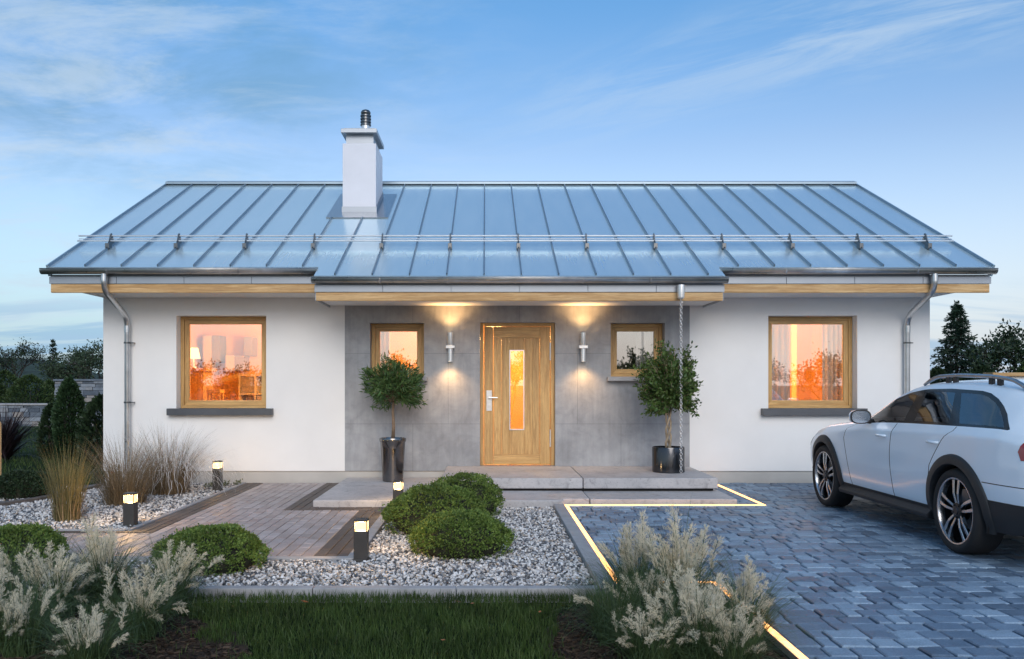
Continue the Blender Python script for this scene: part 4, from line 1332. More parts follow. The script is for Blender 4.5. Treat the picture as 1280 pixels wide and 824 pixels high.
# ------------------------------------------------------------------ plume grasses
leafmat('plume_hair', (0.76, 0.68, 0.52), (0.93, 0.87, 0.72), 0.12, 0.8, 0.45)
leafmat('plume_blade', (0.044, 0.082, 0.030), (0.105, 0.155, 0.062), 0.3, 0.5, 0.2)
leafmat('straw_blade', (0.14, 0.12, 0.045), (0.30, 0.25, 0.11), 0.2, 0.6, 0.25)
leafmat('brown_blade', (0.13, 0.095, 0.055), (0.36, 0.27, 0.16), 0.2, 0.6, 0.25)
leafmat('white_wisp', (0.86, 0.86, 0.86), (0.92, 0.92, 0.91), 0.03, 0.7, 0.4)
def plume_mesh(seed, lean, L, pl, wid):
    rng = np.random.default_rng(seed)
    n = 14
    pts = [np.zeros(3)]
    for i in range(n):
        t = (i + 1) / n
        a = lean * (0.35 + 0.9 * t * t)
        pts.append(pts[-1] + np.array([math.sin(a), 0, math.cos(a)]) * L / n)
    pts = np.array(pts)
    m = MB()
    m.tube([tuple(p) for p in pts], [0.0028] * 8 + [0.002] * (n - 7), 4)
    nbr, per = 46, 17
    k = nbr * per
    sb = np.repeat(np.linspace(0, 1, nbr) ** 0.9, per)
    s = 1 - pl / L * np.clip(sb, 0, 1)
    x = s * n; i = np.clip(x.astype(int), 0, n - 1)
    p = pts[i] + (pts[i + 1] - pts[i]) * (x - i)[:, None]
    d = pts[i + 1] - pts[i]; d /= np.linalg.norm(d, axis=1)[:, None]
    r = np.repeat(rng.normal(0, 1, (nbr, 3)), per, 0); r -= d * np.sum(r * d, 1)[:, None]; r /= np.linalg.norm(r, axis=1)[:, None]
    rel = (1 - s) * L / pl
    op = 0.60 * (0.40 + 0.8 * np.sin(np.clip(rel * 0.92 + 0.08, 0, 1) * PI)) * np.repeat(rng.uniform(0.5, 1.35, nbr), per)
    bl_ = np.repeat(rng.uniform(0.55, 1.45, nbr), per) * wid * (0.55 + 0.65 * np.sin(np.clip(rel + 0.12, 0, 1) * PI * 0.9))
    hd = d * np.cos(op)[:, None] + r * np.sin(op)[:, None]
    q = np.tile(np.linspace(0.05, 1.0, per), nbr)
    p = p + hd * (bl_ * q)[:, None]; p[:, 2] -= bl_ * 0.30 * q * q
    hd = hd * 0.75 + d * 0.35 + rng.normal(0, 0.42, (k, 3)); hd /= np.linalg.norm(hd, axis=1)[:, None]
    hl = wid * 0.42 * rng.uniform(0.5, 1.4, k)
    e = p + hd * hl[:, None]; mid = p + hd * (hl * 0.5)[:, None]
    sd = np.cross(hd, rng.normal(0, 1, (k, 3))); sd /= np.linalg.norm(sd, axis=1)[:, None]
    wv = 0.0011 * rng.uniform(0.7, 1.5, k)[:, None]
    V = np.stack([p, mid + sd * wv, e, mid - sd * wv], 1).reshape(-1, 3)
    m.add(V, np.arange(k)[:, None] * 4 + np.array([[0, 1, 2, 3]]))
    V, F = m.arrays()
    me = make_mesh('plume', V, F)
    me.materials.append(MATS['plume_hair']); me.materials.append(MATS['plume_blade'])
    for pi in range(4 * n + 2): me.polygons[pi].material_index = 1
    return me
VAR = [plume_mesh(100 + i, le, L, pl, w) for i, (le, L, pl, w) in enumerate([(0.10, 0.62, 0.22, 0.050), (0.25, 0.60, 0.24, 0.052), (0.42, 0.58, 0.22, 0.048), (0.62, 0.56, 0.21, 0.046),
                                                                          (0.85, 0.54, 0.19, 0.042), (1.15, 0.55, 0.17, 0.038), (0.16, 0.66, 0.26, 0.058), (1.5, 0.58, 0.15, 0.034)])]
def plume_grass(x, y, h, np_, label, seed, nb=620, weights=(3, 4, 5, 5, 4, 3, 2, 1), bl=0.92):
    rd = random.Random(seed)
    t = thing('plume_grass', label, 'ornamental grass', (x, y, -0.04), 'plume grasses in the front beds')
    V, F = blades(nb, x, y, -0.04, 0.09, h * bl, 1.0, 0.0042, 5, 0.75, 0.4, np.random.default_rng(seed))
    obj('blades', MB().add(V, F), 'plume_blade', t, fixn=False)
    np_ = int(np_ * (1.75 if np_ > 6 else 1))
    for i in range(np_):
        me = VAR[rd.choices(range(8), weights)[0]]
        o = bpy.data.objects.new('plume', me); COL.objects.link(o); o.parent = t
        o.location = (rd.gauss(0, 0.06), rd.gauss(0, 0.06), 0)
        s = h / 0.62 * rd.uniform(0.50, 0.90)
        o.scale = (s, s, s)
        o.rotation_euler = (rd.gauss(0, 0.07), rd.gauss(0, 0.07), rd.uniform(0, 2 * PI))
plume_grass(-2.09, 5.70, 0.54, 20, 'plume grass clump closest to the broad dome shrub, arching over the kerb', 31)
plume_grass(-2.02, 5.02, 0.47, 24, 'fan-shaped plume grass clump at the edge of the bark mulch on the terrace side', 32)
plume_grass(-2.06, 4.45, 0.40, 20, 'low plume grass clump at the very bottom, next to the open mulch', 33)
plume_grass(-2.55, 4.75, 0.50, 22, 'plume grass clump at the bottom corner of the picture, heavy with plumes', 34)
plume_grass(-2.72, 5.45, 0.58, 26, 'tall plume grass clump in the middle of the mass before the terrace path', 35)
plume_grass(-3.16, 5.60, 0.55, 20, 'plume grass clump cut by the picture edge, in front of a clipped dome', 36)
plume_grass(-2.60, 5.88, 0.60, 18, 'airy upright plume grass clump behind the others, against the path', 37, weights=(6, 4, 2, 1, 0, 0, 6, 0))
plume_grass(0.74, 4.98, 0.50, 4, 'dark leafy grass clump with few drooping plumes at the lawn edge', 41, nb=620, weights=(0, 0, 0, 0, 1, 3, 0, 5), bl=1.0)
plume_grass(1.17, 5.30, 0.74, 24, 'tallest plume grass clump, standing beside the glowing strip corner', 42, weights=(5, 5, 3, 2, 1, 0, 6, 0))
plume_grass(1.12, 4.62, 0.58, 30, 'dense pale plume grass clump at the bottom between lawn and driveway', 43)
plume_grass(1.50, 5.00, 0.52, 22, 'plume grass clump leaning over the glowing strip onto the driveway', 44)
plume_grass(0.96, 5.15, 0.58, 16, 'plume grass clump beside the dark leafy clump, facing the lawn', 48)
plume_grass(1.25, 4.42, 0.44, 20, 'low plume grass clump at the bottom edge under the dense pale one, beside the strip', 46)
plume_grass(0.86, 4.50, 0.42, 14, 'low plume grass clump at the bottom edge, towards the open mulch by the lawn', 47)
plume_grass(0.98, 5.72, 0.62, 18, 'plume grass clump behind the end of the kerb, rising over the strip', 45, weights=(6, 5, 2, 1, 1, 0, 4, 0))

# feathery grasses by the house corner
def feather_grass(x, y, h, n, mat, label, seed, br=0.13, spread=0.6, droop=0.35, wisps=0, w=0.0055):
    rng = np.random.default_rng(seed)
    t = thing('feather_grass', label, 'ornamental grass', (x, y, -0.03), 'feathery grasses by the house corner')
    V, F = blades(n, x, y, -0.03, br, h, spread, w, 6, droop, 0.35, rng)
    obj('blades', MB().add(V, F), mat, t, fixn=False)
    V, F = blades(n // 3, x, y, -0.03, br * 1.25, h * 0.5, spread * 1.2, w, 5, droop * 1.4, 0.4, rng)
    obj('old_blades', MB().add(V, F), 'brown_blade', t, fixn=False)
    if wisps:
        V, F = blades(wisps, x + 0.03, y, -0.03, br, h * 1.22, spread * 0.9, 0.0085, 12, droop * 3.6, 0.25, rng)
        V = V.reshape(-1, 13, 2, 3); V = V[:, 6:]
        V += 0.016 * np.cumsum(rng.normal(0, 1, (V.shape[0], 7, 1, 3)), 1)
        k = V.shape[0]
        Fq = (np.arange(k) * 14)[:, None, None] + (np.arange(6) * 2)[None, :, None] + np.array([0, 1, 3, 2])[None, None]
        obj('wisps', MB().add(V.reshape(-1, 3), Fq.reshape(-1, 4)), 'white_wisp', t, fixn=False)
feather_grass(-4.48, 9.25, 0.80, 420, 'straw_blade', 'upright straw-green grass clump nearest the path on the gravel', 51, 0.13, 0.36, 0.18, 0, 0.006)
feather_grass(-4.38, 10.5, 0.88, 750, 'brown_blade', 'brown arching grass clump between the straw-green and white-topped ones', 52, 0.2, 0.95, 0.4)
feather_grass(-4.22, 11.5, 0.90, 800, 'brown_blade', 'brown grass clump with white feathery tops against the house wall', 53, 0.22, 0.95, 0.4, 800)
leafmat('creeper_leaf', (0.05, 0.07, 0.02), (0.14, 0.16, 0.06), 0.3, 0.5, 0.2)
n = 500
P = np.stack([RNG.uniform(-3.95, -3.7, n), RNG.uniform(12.1, 12.5, n), RNG.uniform(-0.01, 0.05, n)], 1)
Q = np.stack([RNG.uniform(-3.6, -3.52, 90), RNG.uniform(12.3, 12.55, 90), RNG.uniform(-0.01, 0.06, 90)], 1)
V, F = leaf_quads(np.concatenate([P, Q]), 0.03, RNG, 0.5)
tag(obj('ground_cover', MB().add(V, F), 'creeper_leaf', fixn=False), kind='stuff')

# a few fallen leaves on the lawn
pm('autumn_leaf', (0.34, 0.12, 0.045), 0.7, var=0.3, vscale=30)
for i, (u, v, lab) in enumerate([(556, 746, 'curled orange leaf on the lawn just below the front kerb'), (590, 759, 'orange leaf on the lawn under the kerb joint'), (577, 757, 'small rust leaf on the lawn beside another near the kerb'),
                               (557, 805, 'rust leaf far out on the lawn in the middle'), (674, 770, 'orange leaf on the lawn towards the dark mulch'), (386, 757, 'brownish leaf on the lawn near the mulch edge')]):
    D = 1566 / (v - HZ); x = (u - CX) * D / FPX
    V, F = leaf_quads(np.array([[x, D, 0.022]]), 0.05, np.random.default_rng(70 + i), 0.6)
    V[:, 2] = 0.022 + (V[:, 2] - 0.022) * 0.35
    o = obj('fallen_leaf', MB().add(V, F), 'autumn_leaf', fixn=False, org=(x, D, 0.022))
    so = o.modifiers.new('thickness', 'SOLIDIFY'); so.thickness = 0.001
    tag(o, lab, 'leaf', 'fallen leaves on the lawn')

# ------------------------------------------------------------------ garden behind, left
def stone_mat():
    m = newmat('stone_block'); t = NT(m)
    ri = t.n('ShaderNodeNewGeometry').outputs['Random Per Island']
    f = t.noise(6, 7, 0.7)
    col = t.ramp(ri, [(0.0, (0.08, 0.10, 0.13)), (0.4, (0.15, 0.18, 0.22)), (0.8, (0.25, 0.28, 0.32)), (1.0, (0.30, 0.27, 0.25))])
    col = t.mix(0.8, col, t.ramp(f, [(0.3, (0.6, 0.6, 0.6)), (0.7, (1.25, 1.25, 1.25))]), 'MULTIPLY')
    t.out(t.n('ShaderNodeBsdfPrincipled', {'Base Color': col, 'Roughness': 0.85, 'Normal': t.bump(f, 0.6, 0.05)}).outputs[0])
stone_mat()
def stone_wall(x0, x1, y, z1, label, cop):
    t = thing('stone_wall', label, 'wall', ((x0 + x1) / 2, y, 0), 'stone garden walls')
    rd = random.Random(int(x0 * 10))
    m = MB(); z = -0.1
    while z < z1 - 0.04:
        h = rd.choice([0.09, 0.12, 0.15, 0.18]); h = min(h, z1 - z)
        x = x0
        while x < x1:
            l = min(rd.uniform(0.18, 0.62), x1 - x)
            d = rd.uniform(0, 0.06)
            m.box(x + 0.006, x + l - 0.006, y - d, y + 0.3, z + 0.006, z + h - 0.006); x += l
        z += h
    obj('stonework', m, 'stone_block', t)
    m = MB(); m.box(x0 + 0.01, x1 - 0.01, y + 0.04, y + 0.29, -0.1, z1 - 0.01)
    obj('mortar', m, 'dark_gap', t)
    m = MB(); m.box(x0 - 0.03, x1 + 0.03, y - 0.09, y + 0.35, z1 + 0.002, z1 + 0.07)
    obj('coping', m, cop, t, bevel=0.01)
stone_wall(-24, -15.45, 31.0, 0.68, 'lower grey stone garden wall with pale coping on the far lawn', 'kerb_concrete')
stone_wall(-15.4, -9.0, 30.9, 1.55, 'taller grey stone garden wall behind the columnar conifer', 'stone_block')

def leafy_shrub(kind, label, c, rx, ry, h, n, leaf, mat, seed, shape='egg', group=None, aspect=0.5):
    rng = np.random.default_rng(seed)
    t = thing(kind, label, 'shrub' if 'conifer' not in kind else 'conifer', c, group)
    u = rng.uniform(0, 1, n); a = rng.uniform(0, 2 * PI, n)
    if shape == 'egg': rad = np.sin(np.clip(u * 0.93 + 0.07, 0, 1) ** 0.75 * PI) ** 0.7
    elif shape == 'cone': rad = (1 - u) ** 0.8 * 0.95 + 0.05
    else: rad = np.clip(1.0 - u ** 5, 0.08, 1) * np.clip(0.78 + u * 0.35, 0, 1)
    N = np.stack([np.cos(a), np.sin(a), u * 2], 1)
    rad = rad * (1 + 0.16 * vnoise(N, 0.9, seed) + 0.10 * vnoise(N, 2.4, seed + 1)) * np.sqrt(rng.uniform(0.45, 1, n))
    P = np.stack([c[0] + rx * rad * np.cos(a), c[1] + ry * rad * np.sin(a), c[2] + h * u * (1 + 0.04 * vnoise(N, 1.5, seed + 2))], 1)
    out = np.stack([np.cos(a), np.sin(a), np.full(n, 0.9)], 1)
    V, F = leaf_quads(P, leaf, rng, aspect, out, 0.55, 0.08)
    obj('leaves', MB().add(V, F), mat, t, fixn=False)
    m = MB()
    for k in range(5):
        b = k * 1.3 + seed
        m.tube([(c[0], c[1], c[2] - 0.05), (c[0] + rx * .25 * math.cos(b), c[1] + ry * .25 * math.sin(b), c[2] + h * .4), (c[0] + rx * .4 * math.cos(b), c[1] + ry * .4 * math.sin(b), c[2] + h * .8)], [0.03, 0.02, 0.008], 5)
    obj('stem', m, 'bark_dark', t, smooth=True)
leafmat('column_leaf', (0.020, 0.050, 0.022), (0.045, 0.085, 0.034), 0.35, 0.5, 0.12)
leafy_shrub('columnar_conifer', 'dense dark green columnar conifer on the lawn left of the house', (-7.95, 16.5, -0.07), 0.28, 0.28, 1.58, 9000, 0.065, 'column_leaf', 61, 'col')
leafy_shrub('dark_bush', 'loose dark bush just beside the columnar conifer on its outer side', (-8.72, 17.4, -0.07), 0.27, 0.27, 1.08, 2400, 0.085, 'dark_leaf', 62, 'egg')
leafy_shrub('dark_bush', 'dark bush squeezed between the columnar conifer and the house corner', (-7.2, 16.2, -0.07), 0.42, 0.40, 1.25, 4200, 0.085, 'dark_leaf', 63, 'egg')
t = thing('spiky_shrub', 'dark purple spiky shrub on the lawn behind the round shrub', 'shrub', (-9.75, 17.4, -0.07))
V, F = blades(520, -9.75, 17.4, -0.07, 0.12, 1.05, 1.35, 0.035, 4, 0.2, 0.35, np.random.default_rng(64))
obj('leaves', MB().add(V, F), 'purple_leaf', t, fixn=False)
t = thing('wooden_stake', 'upright wooden stake at the very edge of the picture on the lawn', 'stake', (-6.48, 11.5, -0.07))
m = MB().tube([(-6.48, 11.5, -0.1), (-6.48, 11.5, 0.92), (-6.48, 11.5, 0.95)], [0.035, 0.034, 0.02], 10)
obj('stake_pole', m, 'stake_wood', t, smooth=True, sharp=40)

# ------------------------------------------------------------------ trees
def grow(rd, mb, p, d, L, r, depth, tips, spread=0.65, up=0.12, n=3):
    q = p + d * L
    mid = p.lerp(q, 0.5) + Vector((rd.gauss(0, .05), rd.gauss(0, .05), rd.gauss(0, .03))) * L
    mb.tube([p, mid, q], [r, r * 0.82, r * 0.62], 6 if depth > 2 else 4, cap=False)
    if depth == 0 or L < 0.12:
        tips.append((q, d)); return
    for i in range(n if depth > 1 else n + 1):
        ax = Vector((rd.gauss(0, 1), rd.gauss(0, 1), rd.gauss(0, 1)))
        ax = (ax - d * ax.dot(d)).normalized()
        nd = (d * math.cos(spread) + ax * math.sin(spread) * rd.uniform(0.6, 1.3) + Vector((0, 0, up))).normalized()
        st = p.lerp(q, rd.uniform(0.55, 1.0)) if i else q
        grow(rd, mb, st, nd, L * rd.uniform(0.62, 0.85), r * 0.6, depth - 1, tips, spread, up, n)
        if depth <= 2: tips.append((st.lerp(q, 0.5), nd))
def broad_tree(kind, label, base, H, lf, per, mat, seed, bark='bark_dark', depth=4, spread=0.62, clump=0.22, up=0.12, trunk=0.3, group=None, n=3, cat='tree', r0=None, extra=None):
    rd = random.Random(seed); rng = np.random.default_rng(seed)
    t = thing(kind, label, cat, base, group)
    mb = MB(); tips = []
    b = Vector(base)
    r0 = r0 or H * 0.022
    mb.tube([b - Vector((0, 0, 0.2)), b + Vector((0, 0, H * trunk * 0.5)), b + Vector((rd.gauss(0, .02) * H, 0, H * trunk))], [r0 * 1.3, r0 * 1.05, r0], 8, cap=False)
    s = b + Vector((0, 0, H * trunk))
    for i in range(4):
        a = i * 1.6 + rd.uniform(0, .6)
        d = Vector((math.cos(a) * 0.55, math.sin(a) * 0.55, 0.9 if i else 1.6)).normalized()
        grow(rd, mb, s - Vector((0, 0, H * 0.04 * i)), d, H * 0.24, r0 * 0.7, depth, tips, spread, up, n)
    obj('trunk', mb, bark, t, smooth=True, fixn=False)
    T = np.array([tuple(p) for p, d in tips]); O = np.array([tuple(d) for p, d in tips])
    T = np.repeat(T, per, 0) + rng.normal(0, clump, (len(T) * per, 3)) * np.array([1, 1, 0.75])
    O = np.repeat(O, per, 0)
    V, F = leaf_quads(T, lf, rng, 0.55, O, 0.35, 0.08)
    obj('crown', MB().add(V, F), mat, t, fixn=False)
    return t
def conifer(kind, label, base, H, W, mat, seed, levels=26, per=11, sparse=1.0, z0=0.08, group=None, lf=0.16, nd=26):
    rd = random.Random(seed); rng = np.random.default_rng(seed)
    t = thing(kind, label, 'tree', base, group)
    b = Vector(base); mb = MB(); P = []; O = []
    mb.tube([b - Vector((0, 0, .2)), b + Vector((0, 0, H * 0.5)), b + Vector((0, 0, H))], [H * 0.022, H * 0.013, 0.012], 7)
    for i in range(levels):
        f = z0 + (1 - z0) * (i / levels) ** 0.95
        L0 = W * (1 - f) ** 0.85 + 0.05 * W
        for k in range(per):
            if rd.random() > sparse: continue
            a = rd.uniform(0, 2 * PI); L = L0 * rd.uniform(0.62, 1.15)
            s = b + Vector((0, 0, H * (f + rd.uniform(-.015, .015))))
            e = s + Vector((math.cos(a) * L, math.sin(a) * L, -L * rd.uniform(0.05, 0.42) + 0.1 * L))
            m_ = s.lerp(e, 0.55) - Vector((0, 0, 0.10 * L))
            c = bez(s, m_, e, 4)
            mb.tube(c, [0.02, 0.016, 0.012, 0.008, 0.004], 3, cap=False)
            for q in range(int(nd * (0.35 + L / W))):
                tt = rd.uniform(0.12, 1.0); j = min(int(tt * 4), 3)
                p = c[j].lerp(c[j + 1], tt * 4 - j)
                sdv = Vector((-math.sin(a), math.cos(a), 0)) * rd.gauss(0, 0.14 * L * (1.15 - tt))
                P.append(tuple(p + sdv + Vector((0, 0, -abs(rd.gauss(0, .05)))))); O.append((math.cos(a), math.sin(a), -0.25))
    for q in range(60): P.append((b.x + rd.gauss(0, .05), b.y + rd.gauss(0, .05), b.z + H * rd.uniform(0.9, 1.0))); O.append((0, 0, 1))
    obj('trunk', mb, 'bark_dark', t, smooth=True, fixn=False)
    V, F = leaf_quads(np.array(P), lf, rng, 0.32, np.array(O), 0.45, 0.1)
    obj('crown', MB().add(V, F), mat, t, fixn=False)
G = -0.07
def at(u, D): return (u - CX) * D / FPX
leafmat('far_leaf', (0.030, 0.055, 0.030), (0.060, 0.090, 0.045), 0.35, 0.6, 0.2)
broad_tree('bare_tree', 'spreading thin-leaved tree with open branches beyond the lower stone wall', (at(22, 60), 60, G), 5.2, 0.13, 3, 'dark_leaf', 81, depth=4, spread=0.72, clump=0.14, trunk=0.28, r0=0.09)
conifer('pine_tree', 'slim dark open pine behind the join of the two stone walls', (at(66, 56), 56, G), 4.3, 0.85, 'needle', 82, 17, 8, 0.75, 0.15, lf=0.2, nd=16)
broad_tree('leafy_tree', 'green leafy tree standing next to the slim pine behind the taller wall', (at(92, 54), 54, G), 4.6, 0.15, 10, 'far_leaf', 83, depth=3, spread=0.55, clump=0.22, trunk=0.25, r0=0.08)
broad_tree('leafy_tree', 'green leafy tree whose crown is cut by the house corner', (at(124, 52), 52, G), 5.0, 0.15, 11, 'far_leaf', 84, depth=3, spread=0.6, clump=0.22, trunk=0.22, r0=0.08)
broad_tree('leafy_tree', 'leafy tree just outside the picture on the far lawn', (at(-24, 58), 58, G), 4.6, 0.15, 8, 'far_leaf', 85, depth=3, spread=0.6, clump=0.24, r0=0.08)
for i, (u, D, w, h, lab) in enumerate([(38, 40, 1.15, 1.85, 'broad dark green bush rising right above the lower stone wall'), (5, 43, 1.1, 2.1, 'dark bush behind the lower stone wall at the picture edge'),
                                       (62, 42, 0.7, 1.6, 'small dark bush behind the join of the stone walls'), (-22, 42, 1.2, 2.0, 'dark bush behind the stone wall outside the picture')]):
    leafy_shrub('wall_bush', lab, (at(u, D), D, G), w, w, h, 4200, 0.13, 'mid_leaf', 90 + i, 'egg', 'bushes behind the stone wall')
# right
conifer('spruce_tree', 'tall dark spruce with a pointed top beyond the car roof', (at(1196, 42), 42, G), 5.45, 1.75, 'needle', 101, 30, 13, 1.0, 0.05, lf=0.19, nd=30)
broad_tree('dark_tree', 'dark rounded broadleaf tree to the far side of the spruce', (at(1262, 38), 38, G), 5.2, 0.17, 13, 'dark_leaf', 102, depth=3, spread=0.62, clump=0.24, trunk=0.16, r0=0.1)
broad_tree('dark_tree', 'dark broadleaf tree outside the picture beyond the garden wall', (at(1330, 37), 37, G), 4.2, 0.17, 12, 'dark_leaf', 103, depth=3, spread=0.62, clump=0.24, trunk=0.2, r0=0.1)
for i, (u, D, w, h, m_, lab) in enumerate([(1172, 37, 0.8, 2.15, 'dark_leaf', 'dark bush between the house corner and the spruce'), (1228, 36, 1.1, 2.2, 'dark_leaf', 'dark bush at the foot of the spruce towards the garden wall'),
                                           (1286, 22, 0.42, 2.05, 'mid_leaf', 'lighter green bush peeping over the white garden wall'), (1205, 35, 0.9, 1.9, 'dark_leaf', 'dark bush right under the spruce')]):
    leafy_shrub('back_bush', lab, (at(u, D), D, G), w, w, h, 4200, 0.13, m_, 110 + i, 'egg', 'bushes behind the car')
t = thing('garden_wall', 'white rendered garden wall with timber coping behind the car', 'wall', (11.2, 14.5, 0))
m = MB(); m.box(8.52, 14.5, 14.5, 14.68, -0.1, 1.575); obj('wall_body', m, 'plaster_white', t)
m = MB(); m.box(8.48, 14.54, 14.44, 14.74, 1.577, 1.64); obj('coping', m, 'larch_x', t, bevel=0.004)
# distant wooded hill
m = MB()
nx, ny = 130, 8
V = []
rh = np.random.default_rng(5)
for j in range(ny):
    for i in range(nx):
        x = -420 + 900 * i / (nx - 1); f = j / (ny - 1)
        hgt = (12.5 * math.exp(-((x + 195) / 42) ** 2) + 9 * math.exp(-((x + 330) / 70) ** 2) + 14 * math.exp(-((x - 330) / 60) ** 2)) * math.sin(min(1, f * 1.2) * PI / 2)
        V.append((x, 300 + 60 * f, -1 + hgt + (rh.uniform(0, 0.7) if f > 0.3 else 0)))
m.add(V, [(j * nx + i, j * nx + i + 1, (j + 1) * nx + i + 1, (j + 1) * nx + i) for j in range(ny - 1) for i in range(nx - 1)])
pm('hill_wood', (0.022, 0.040, 0.030), 0.95, var=0.4, vscale=0.15, bump=0.5, bscale=0.6)
struct('hill', m, 'hill_wood', smooth=False, fixn=False)
# the other side of the street, seen only as reflections in the glass
street = [(-14.6, -17, 3.7), (-12.2, -16, 3.2), (-9.8, -17, 3.6), (-4.4, -16, 3.8), (1.3, -18, 4.6), (5.6, -15.5, 3.4), (10.0, -16, 3.0), (13.4, -17, 3.5), (16.4, -16, 4.1)]
names = ['first', 'second', 'third', 'fourth', 'fifth', 'sixth', 'seventh', 'eighth', 'ninth']
for i, (x, y, h) in enumerate(street):
    broad_tree('street_tree', 'leafy tree across the street, mirrored in the window glass', (x, y, G), h, 0.13, 9, 'dark_leaf', 130 + i, depth=3, spread=0.62, clump=0.2, trunk=0.16, r0=0.06, group='trees mirrored in the windows')

# ------------------------------------------------------------------ the car
def car():
    CXR_, YR, ZW = 4.95, 7.39, 0.365
    FA = 2.85
    fine_y = np.linspace(-1.05, 3.85, 491)
    def prof(p, sig=5):
        p = sorted(p)
        v = np.interp(fine_y, [a for a, b in p], [b for a, b in p])
        k = np.exp(-0.5 * (np.arange(-3 * sig, 3 * sig + 1) / sig) ** 2); k /= k.sum()
        vp = np.concatenate([np.linspace(2 * v[0] - v[3 * sig], v[0], 3 * sig, endpoint=False), v, 2 * v[-1] - v[-2:-3 * sig - 2:-1]])
        return np.convolve(vp, k, 'valid')
    w = prof([(-1.05, .80), (-.98, .865), (-.85, .93), (-.6, .975), (-.3, .995), (0.2, 1), (2.4, 1), (2.9, .99), (3.2, .965), (3.5, .90), (3.7, .81), (3.85, .68)])
    zb = prof([(-1.05, .98), (-.85, 1.05), (-.6, 1.085), (0, 1.075), (.9, 1.06), (1.9, 1.035), (2.3, 1.005), (2.85, .955), (3.2, .885), (3.5, .80), (3.7, .73), (3.85, .63)])
    zc = prof([(-1.05, 1.0), (-.95, 1.08), (-.75, 1.21), (-.55, 1.335), (-.35, 1.395), (0, 1.435), (.5, 1.455), (.92, 1.448), (1.2, 1.408), (1.45, 1.325), (1.72, 1.175), (1.95, 1.062), (2.3, 1.03),
               (2.85, .98), (3.2, .91), (3.5, .825), (3.7, .75), (3.85, .645)], 4)
    wc = prof([(-1.05, .74), (-.75, .69), (-.5, .655), (0, .665), (.9, .675), (1.2, .70), (1.45, .745), (1.72, .80), (1.95, .84), (2.3, .82), (2.85, .78), (3.5, .72), (3.85, .7)])
    zt = prof([(-1.05, 1.01), (-.95, 1.12), (-.75, 1.30), (-.6, 1.43), (-.45, 1.465), (0, 1.495), (.4, 1.50), (.8, 1.49), (1.1, 1.465), (1.35, 1.41), (1.6, 1.31), (1.85, 1.20), (2.1, 1.09), (2.3, 1.06),
               (2.85, 1.02), (3.2, .955), (3.5, .87), (3.7, .79), (3.85, .66)], 4)
    zs = prof([(-1.05, .36), (-.7, .27), (.4, .25), (2.4, .25), (3.3, .24), (3.85, .27)])
    NTT = 8
    ts = np.linspace(0, NTT, 161)
    X = np.zeros((len(fine_y), len(ts))); Z = np.zeros_like(X)
    kern = np.exp(-0.5 * (np.arange(-12, 13) / 3.2) ** 2); kern /= kern.sum()
    for i in range(len(fine_y)):
        zbl = zb[i]
        hs = [(.87, zs[i]), (.918, zs[i] + (.38 - .25)), (.948, .60 if zbl > .8 else zs[i] + (zbl - zs[i]) * .5), (.956, min(.80, zbl * .80)), (.944, zbl - .075 if zbl > .9 else zbl * .92), (.893, zbl)]
        px = [h * w[i] for h, _ in hs] + [wc[i] * min(1, w[i] * 1.03), .50 * w[i], 0]
        pz = [z for _, z in hs] + [zc[i], zc[i] + .78 * (zt[i] - zc[i]), zt[i]]
        for kx in range(1, len(pz)): pz[kx] = max(pz[kx], pz[kx - 1] + .004)
        a = np.interp(ts, range(9), px); b = np.interp(ts, range(9), pz)
        ap = np.concatenate([2 * a[0] - a[12:0:-1], a, -a[-2:-14:-1]]); bp = np.concatenate([2 * b[0] - b[12:0:-1], b, b[-2:-14:-1]])
        X[i] = np.convolve(ap, kern, 'valid'); Z[i] = np.convolve(bp, kern, 'valid')
        X[i, -1] = 0
    def ev(A, y, t):
        fy = np.clip((np.asarray(y) + 1.05) / 4.9 * 490, 0, 489.999); ft = np.clip(np.asarray(t) / NTT * 160, 0, 159.999)
        i, j = fy.astype(int), ft.astype(int); u, v = fy - i, ft - j
        return A[i, j] * (1 - u) * (1 - v) + A[i + 1, j] * u * (1 - v) + A[i, j + 1] * (1 - u) * v + A[i + 1, j + 1] * u * v
    def t_of(y, z):
        i = int(np.clip((y + 1.05) / 4.9 * 490, 0, 490))
        return float(np.interp(z, Z[i, :125], ts[:125]))
    def normal(y, t):
        e, f = .012, .06
        P = lambda a, b: np.stack([ev(X, a, b), np.asarray(a) + 0 * ev(X, a, b), ev(Z, a, b)], -1)
        y = np.asarray(y); t = np.asarray(t)
        dy = P(np.clip(y + e, -1.05, 3.85), t) - P(np.clip(y - e, -1.05, 3.85), t)
        dt = P(y, np.clip(t + f, 0, 8)) - P(y, np.clip(t - f, 0, 8))
        n = np.cross(dy, dt); n /= np.linalg.norm(n, axis=-1)[..., None] + 1e-9
        c = np.stack([ev(X, y, t), 0 * y, ev(Z, y, t) - .6], -1)
        s = np.sign(np.sum(n * c, -1)); s[s == 0] = 1
        return n * s[..., None]
    TS = 0.16
    polys = {}
    def circle(yc, r, k=40, lo=None):
        pts = []
        for i in range(k + 1):
            a = PI * (-0.18) + (PI * 1.36) * i / k
            y, z = yc + r * math.cos(a), ZW + r * math.sin(a)
            pts.append((y, max(t_of(y, z), 0.0) if z > .25 else -0.4))
        return pts
    polys['arch'] = [circle(0, .425), circle(FA, .425)]
    top = 5.90
    def lerp_line(a, b, k): return [(a[0] + (b[0] - a[0]) * i / k, a[1] + (b[1] - a[1]) * i / k) for i in range(k)]
    rear_curve = [(.02, top), (-.12, 5.87), (-.26, 5.76), (-.38, 5.62), (-.48, 5.46), (-.57, 5.24), (-.635, 5.04)]
    dlo = [(1.93, 5.04), (1.93, 5.3)] + [(1.90, top)] + lerp_line((1.9, top), (.02, top), 12)[1:] + rear_curve + [(-.62, 4.98)] + lerp_line((-.6, 4.97), (1.9, 4.97), 14)
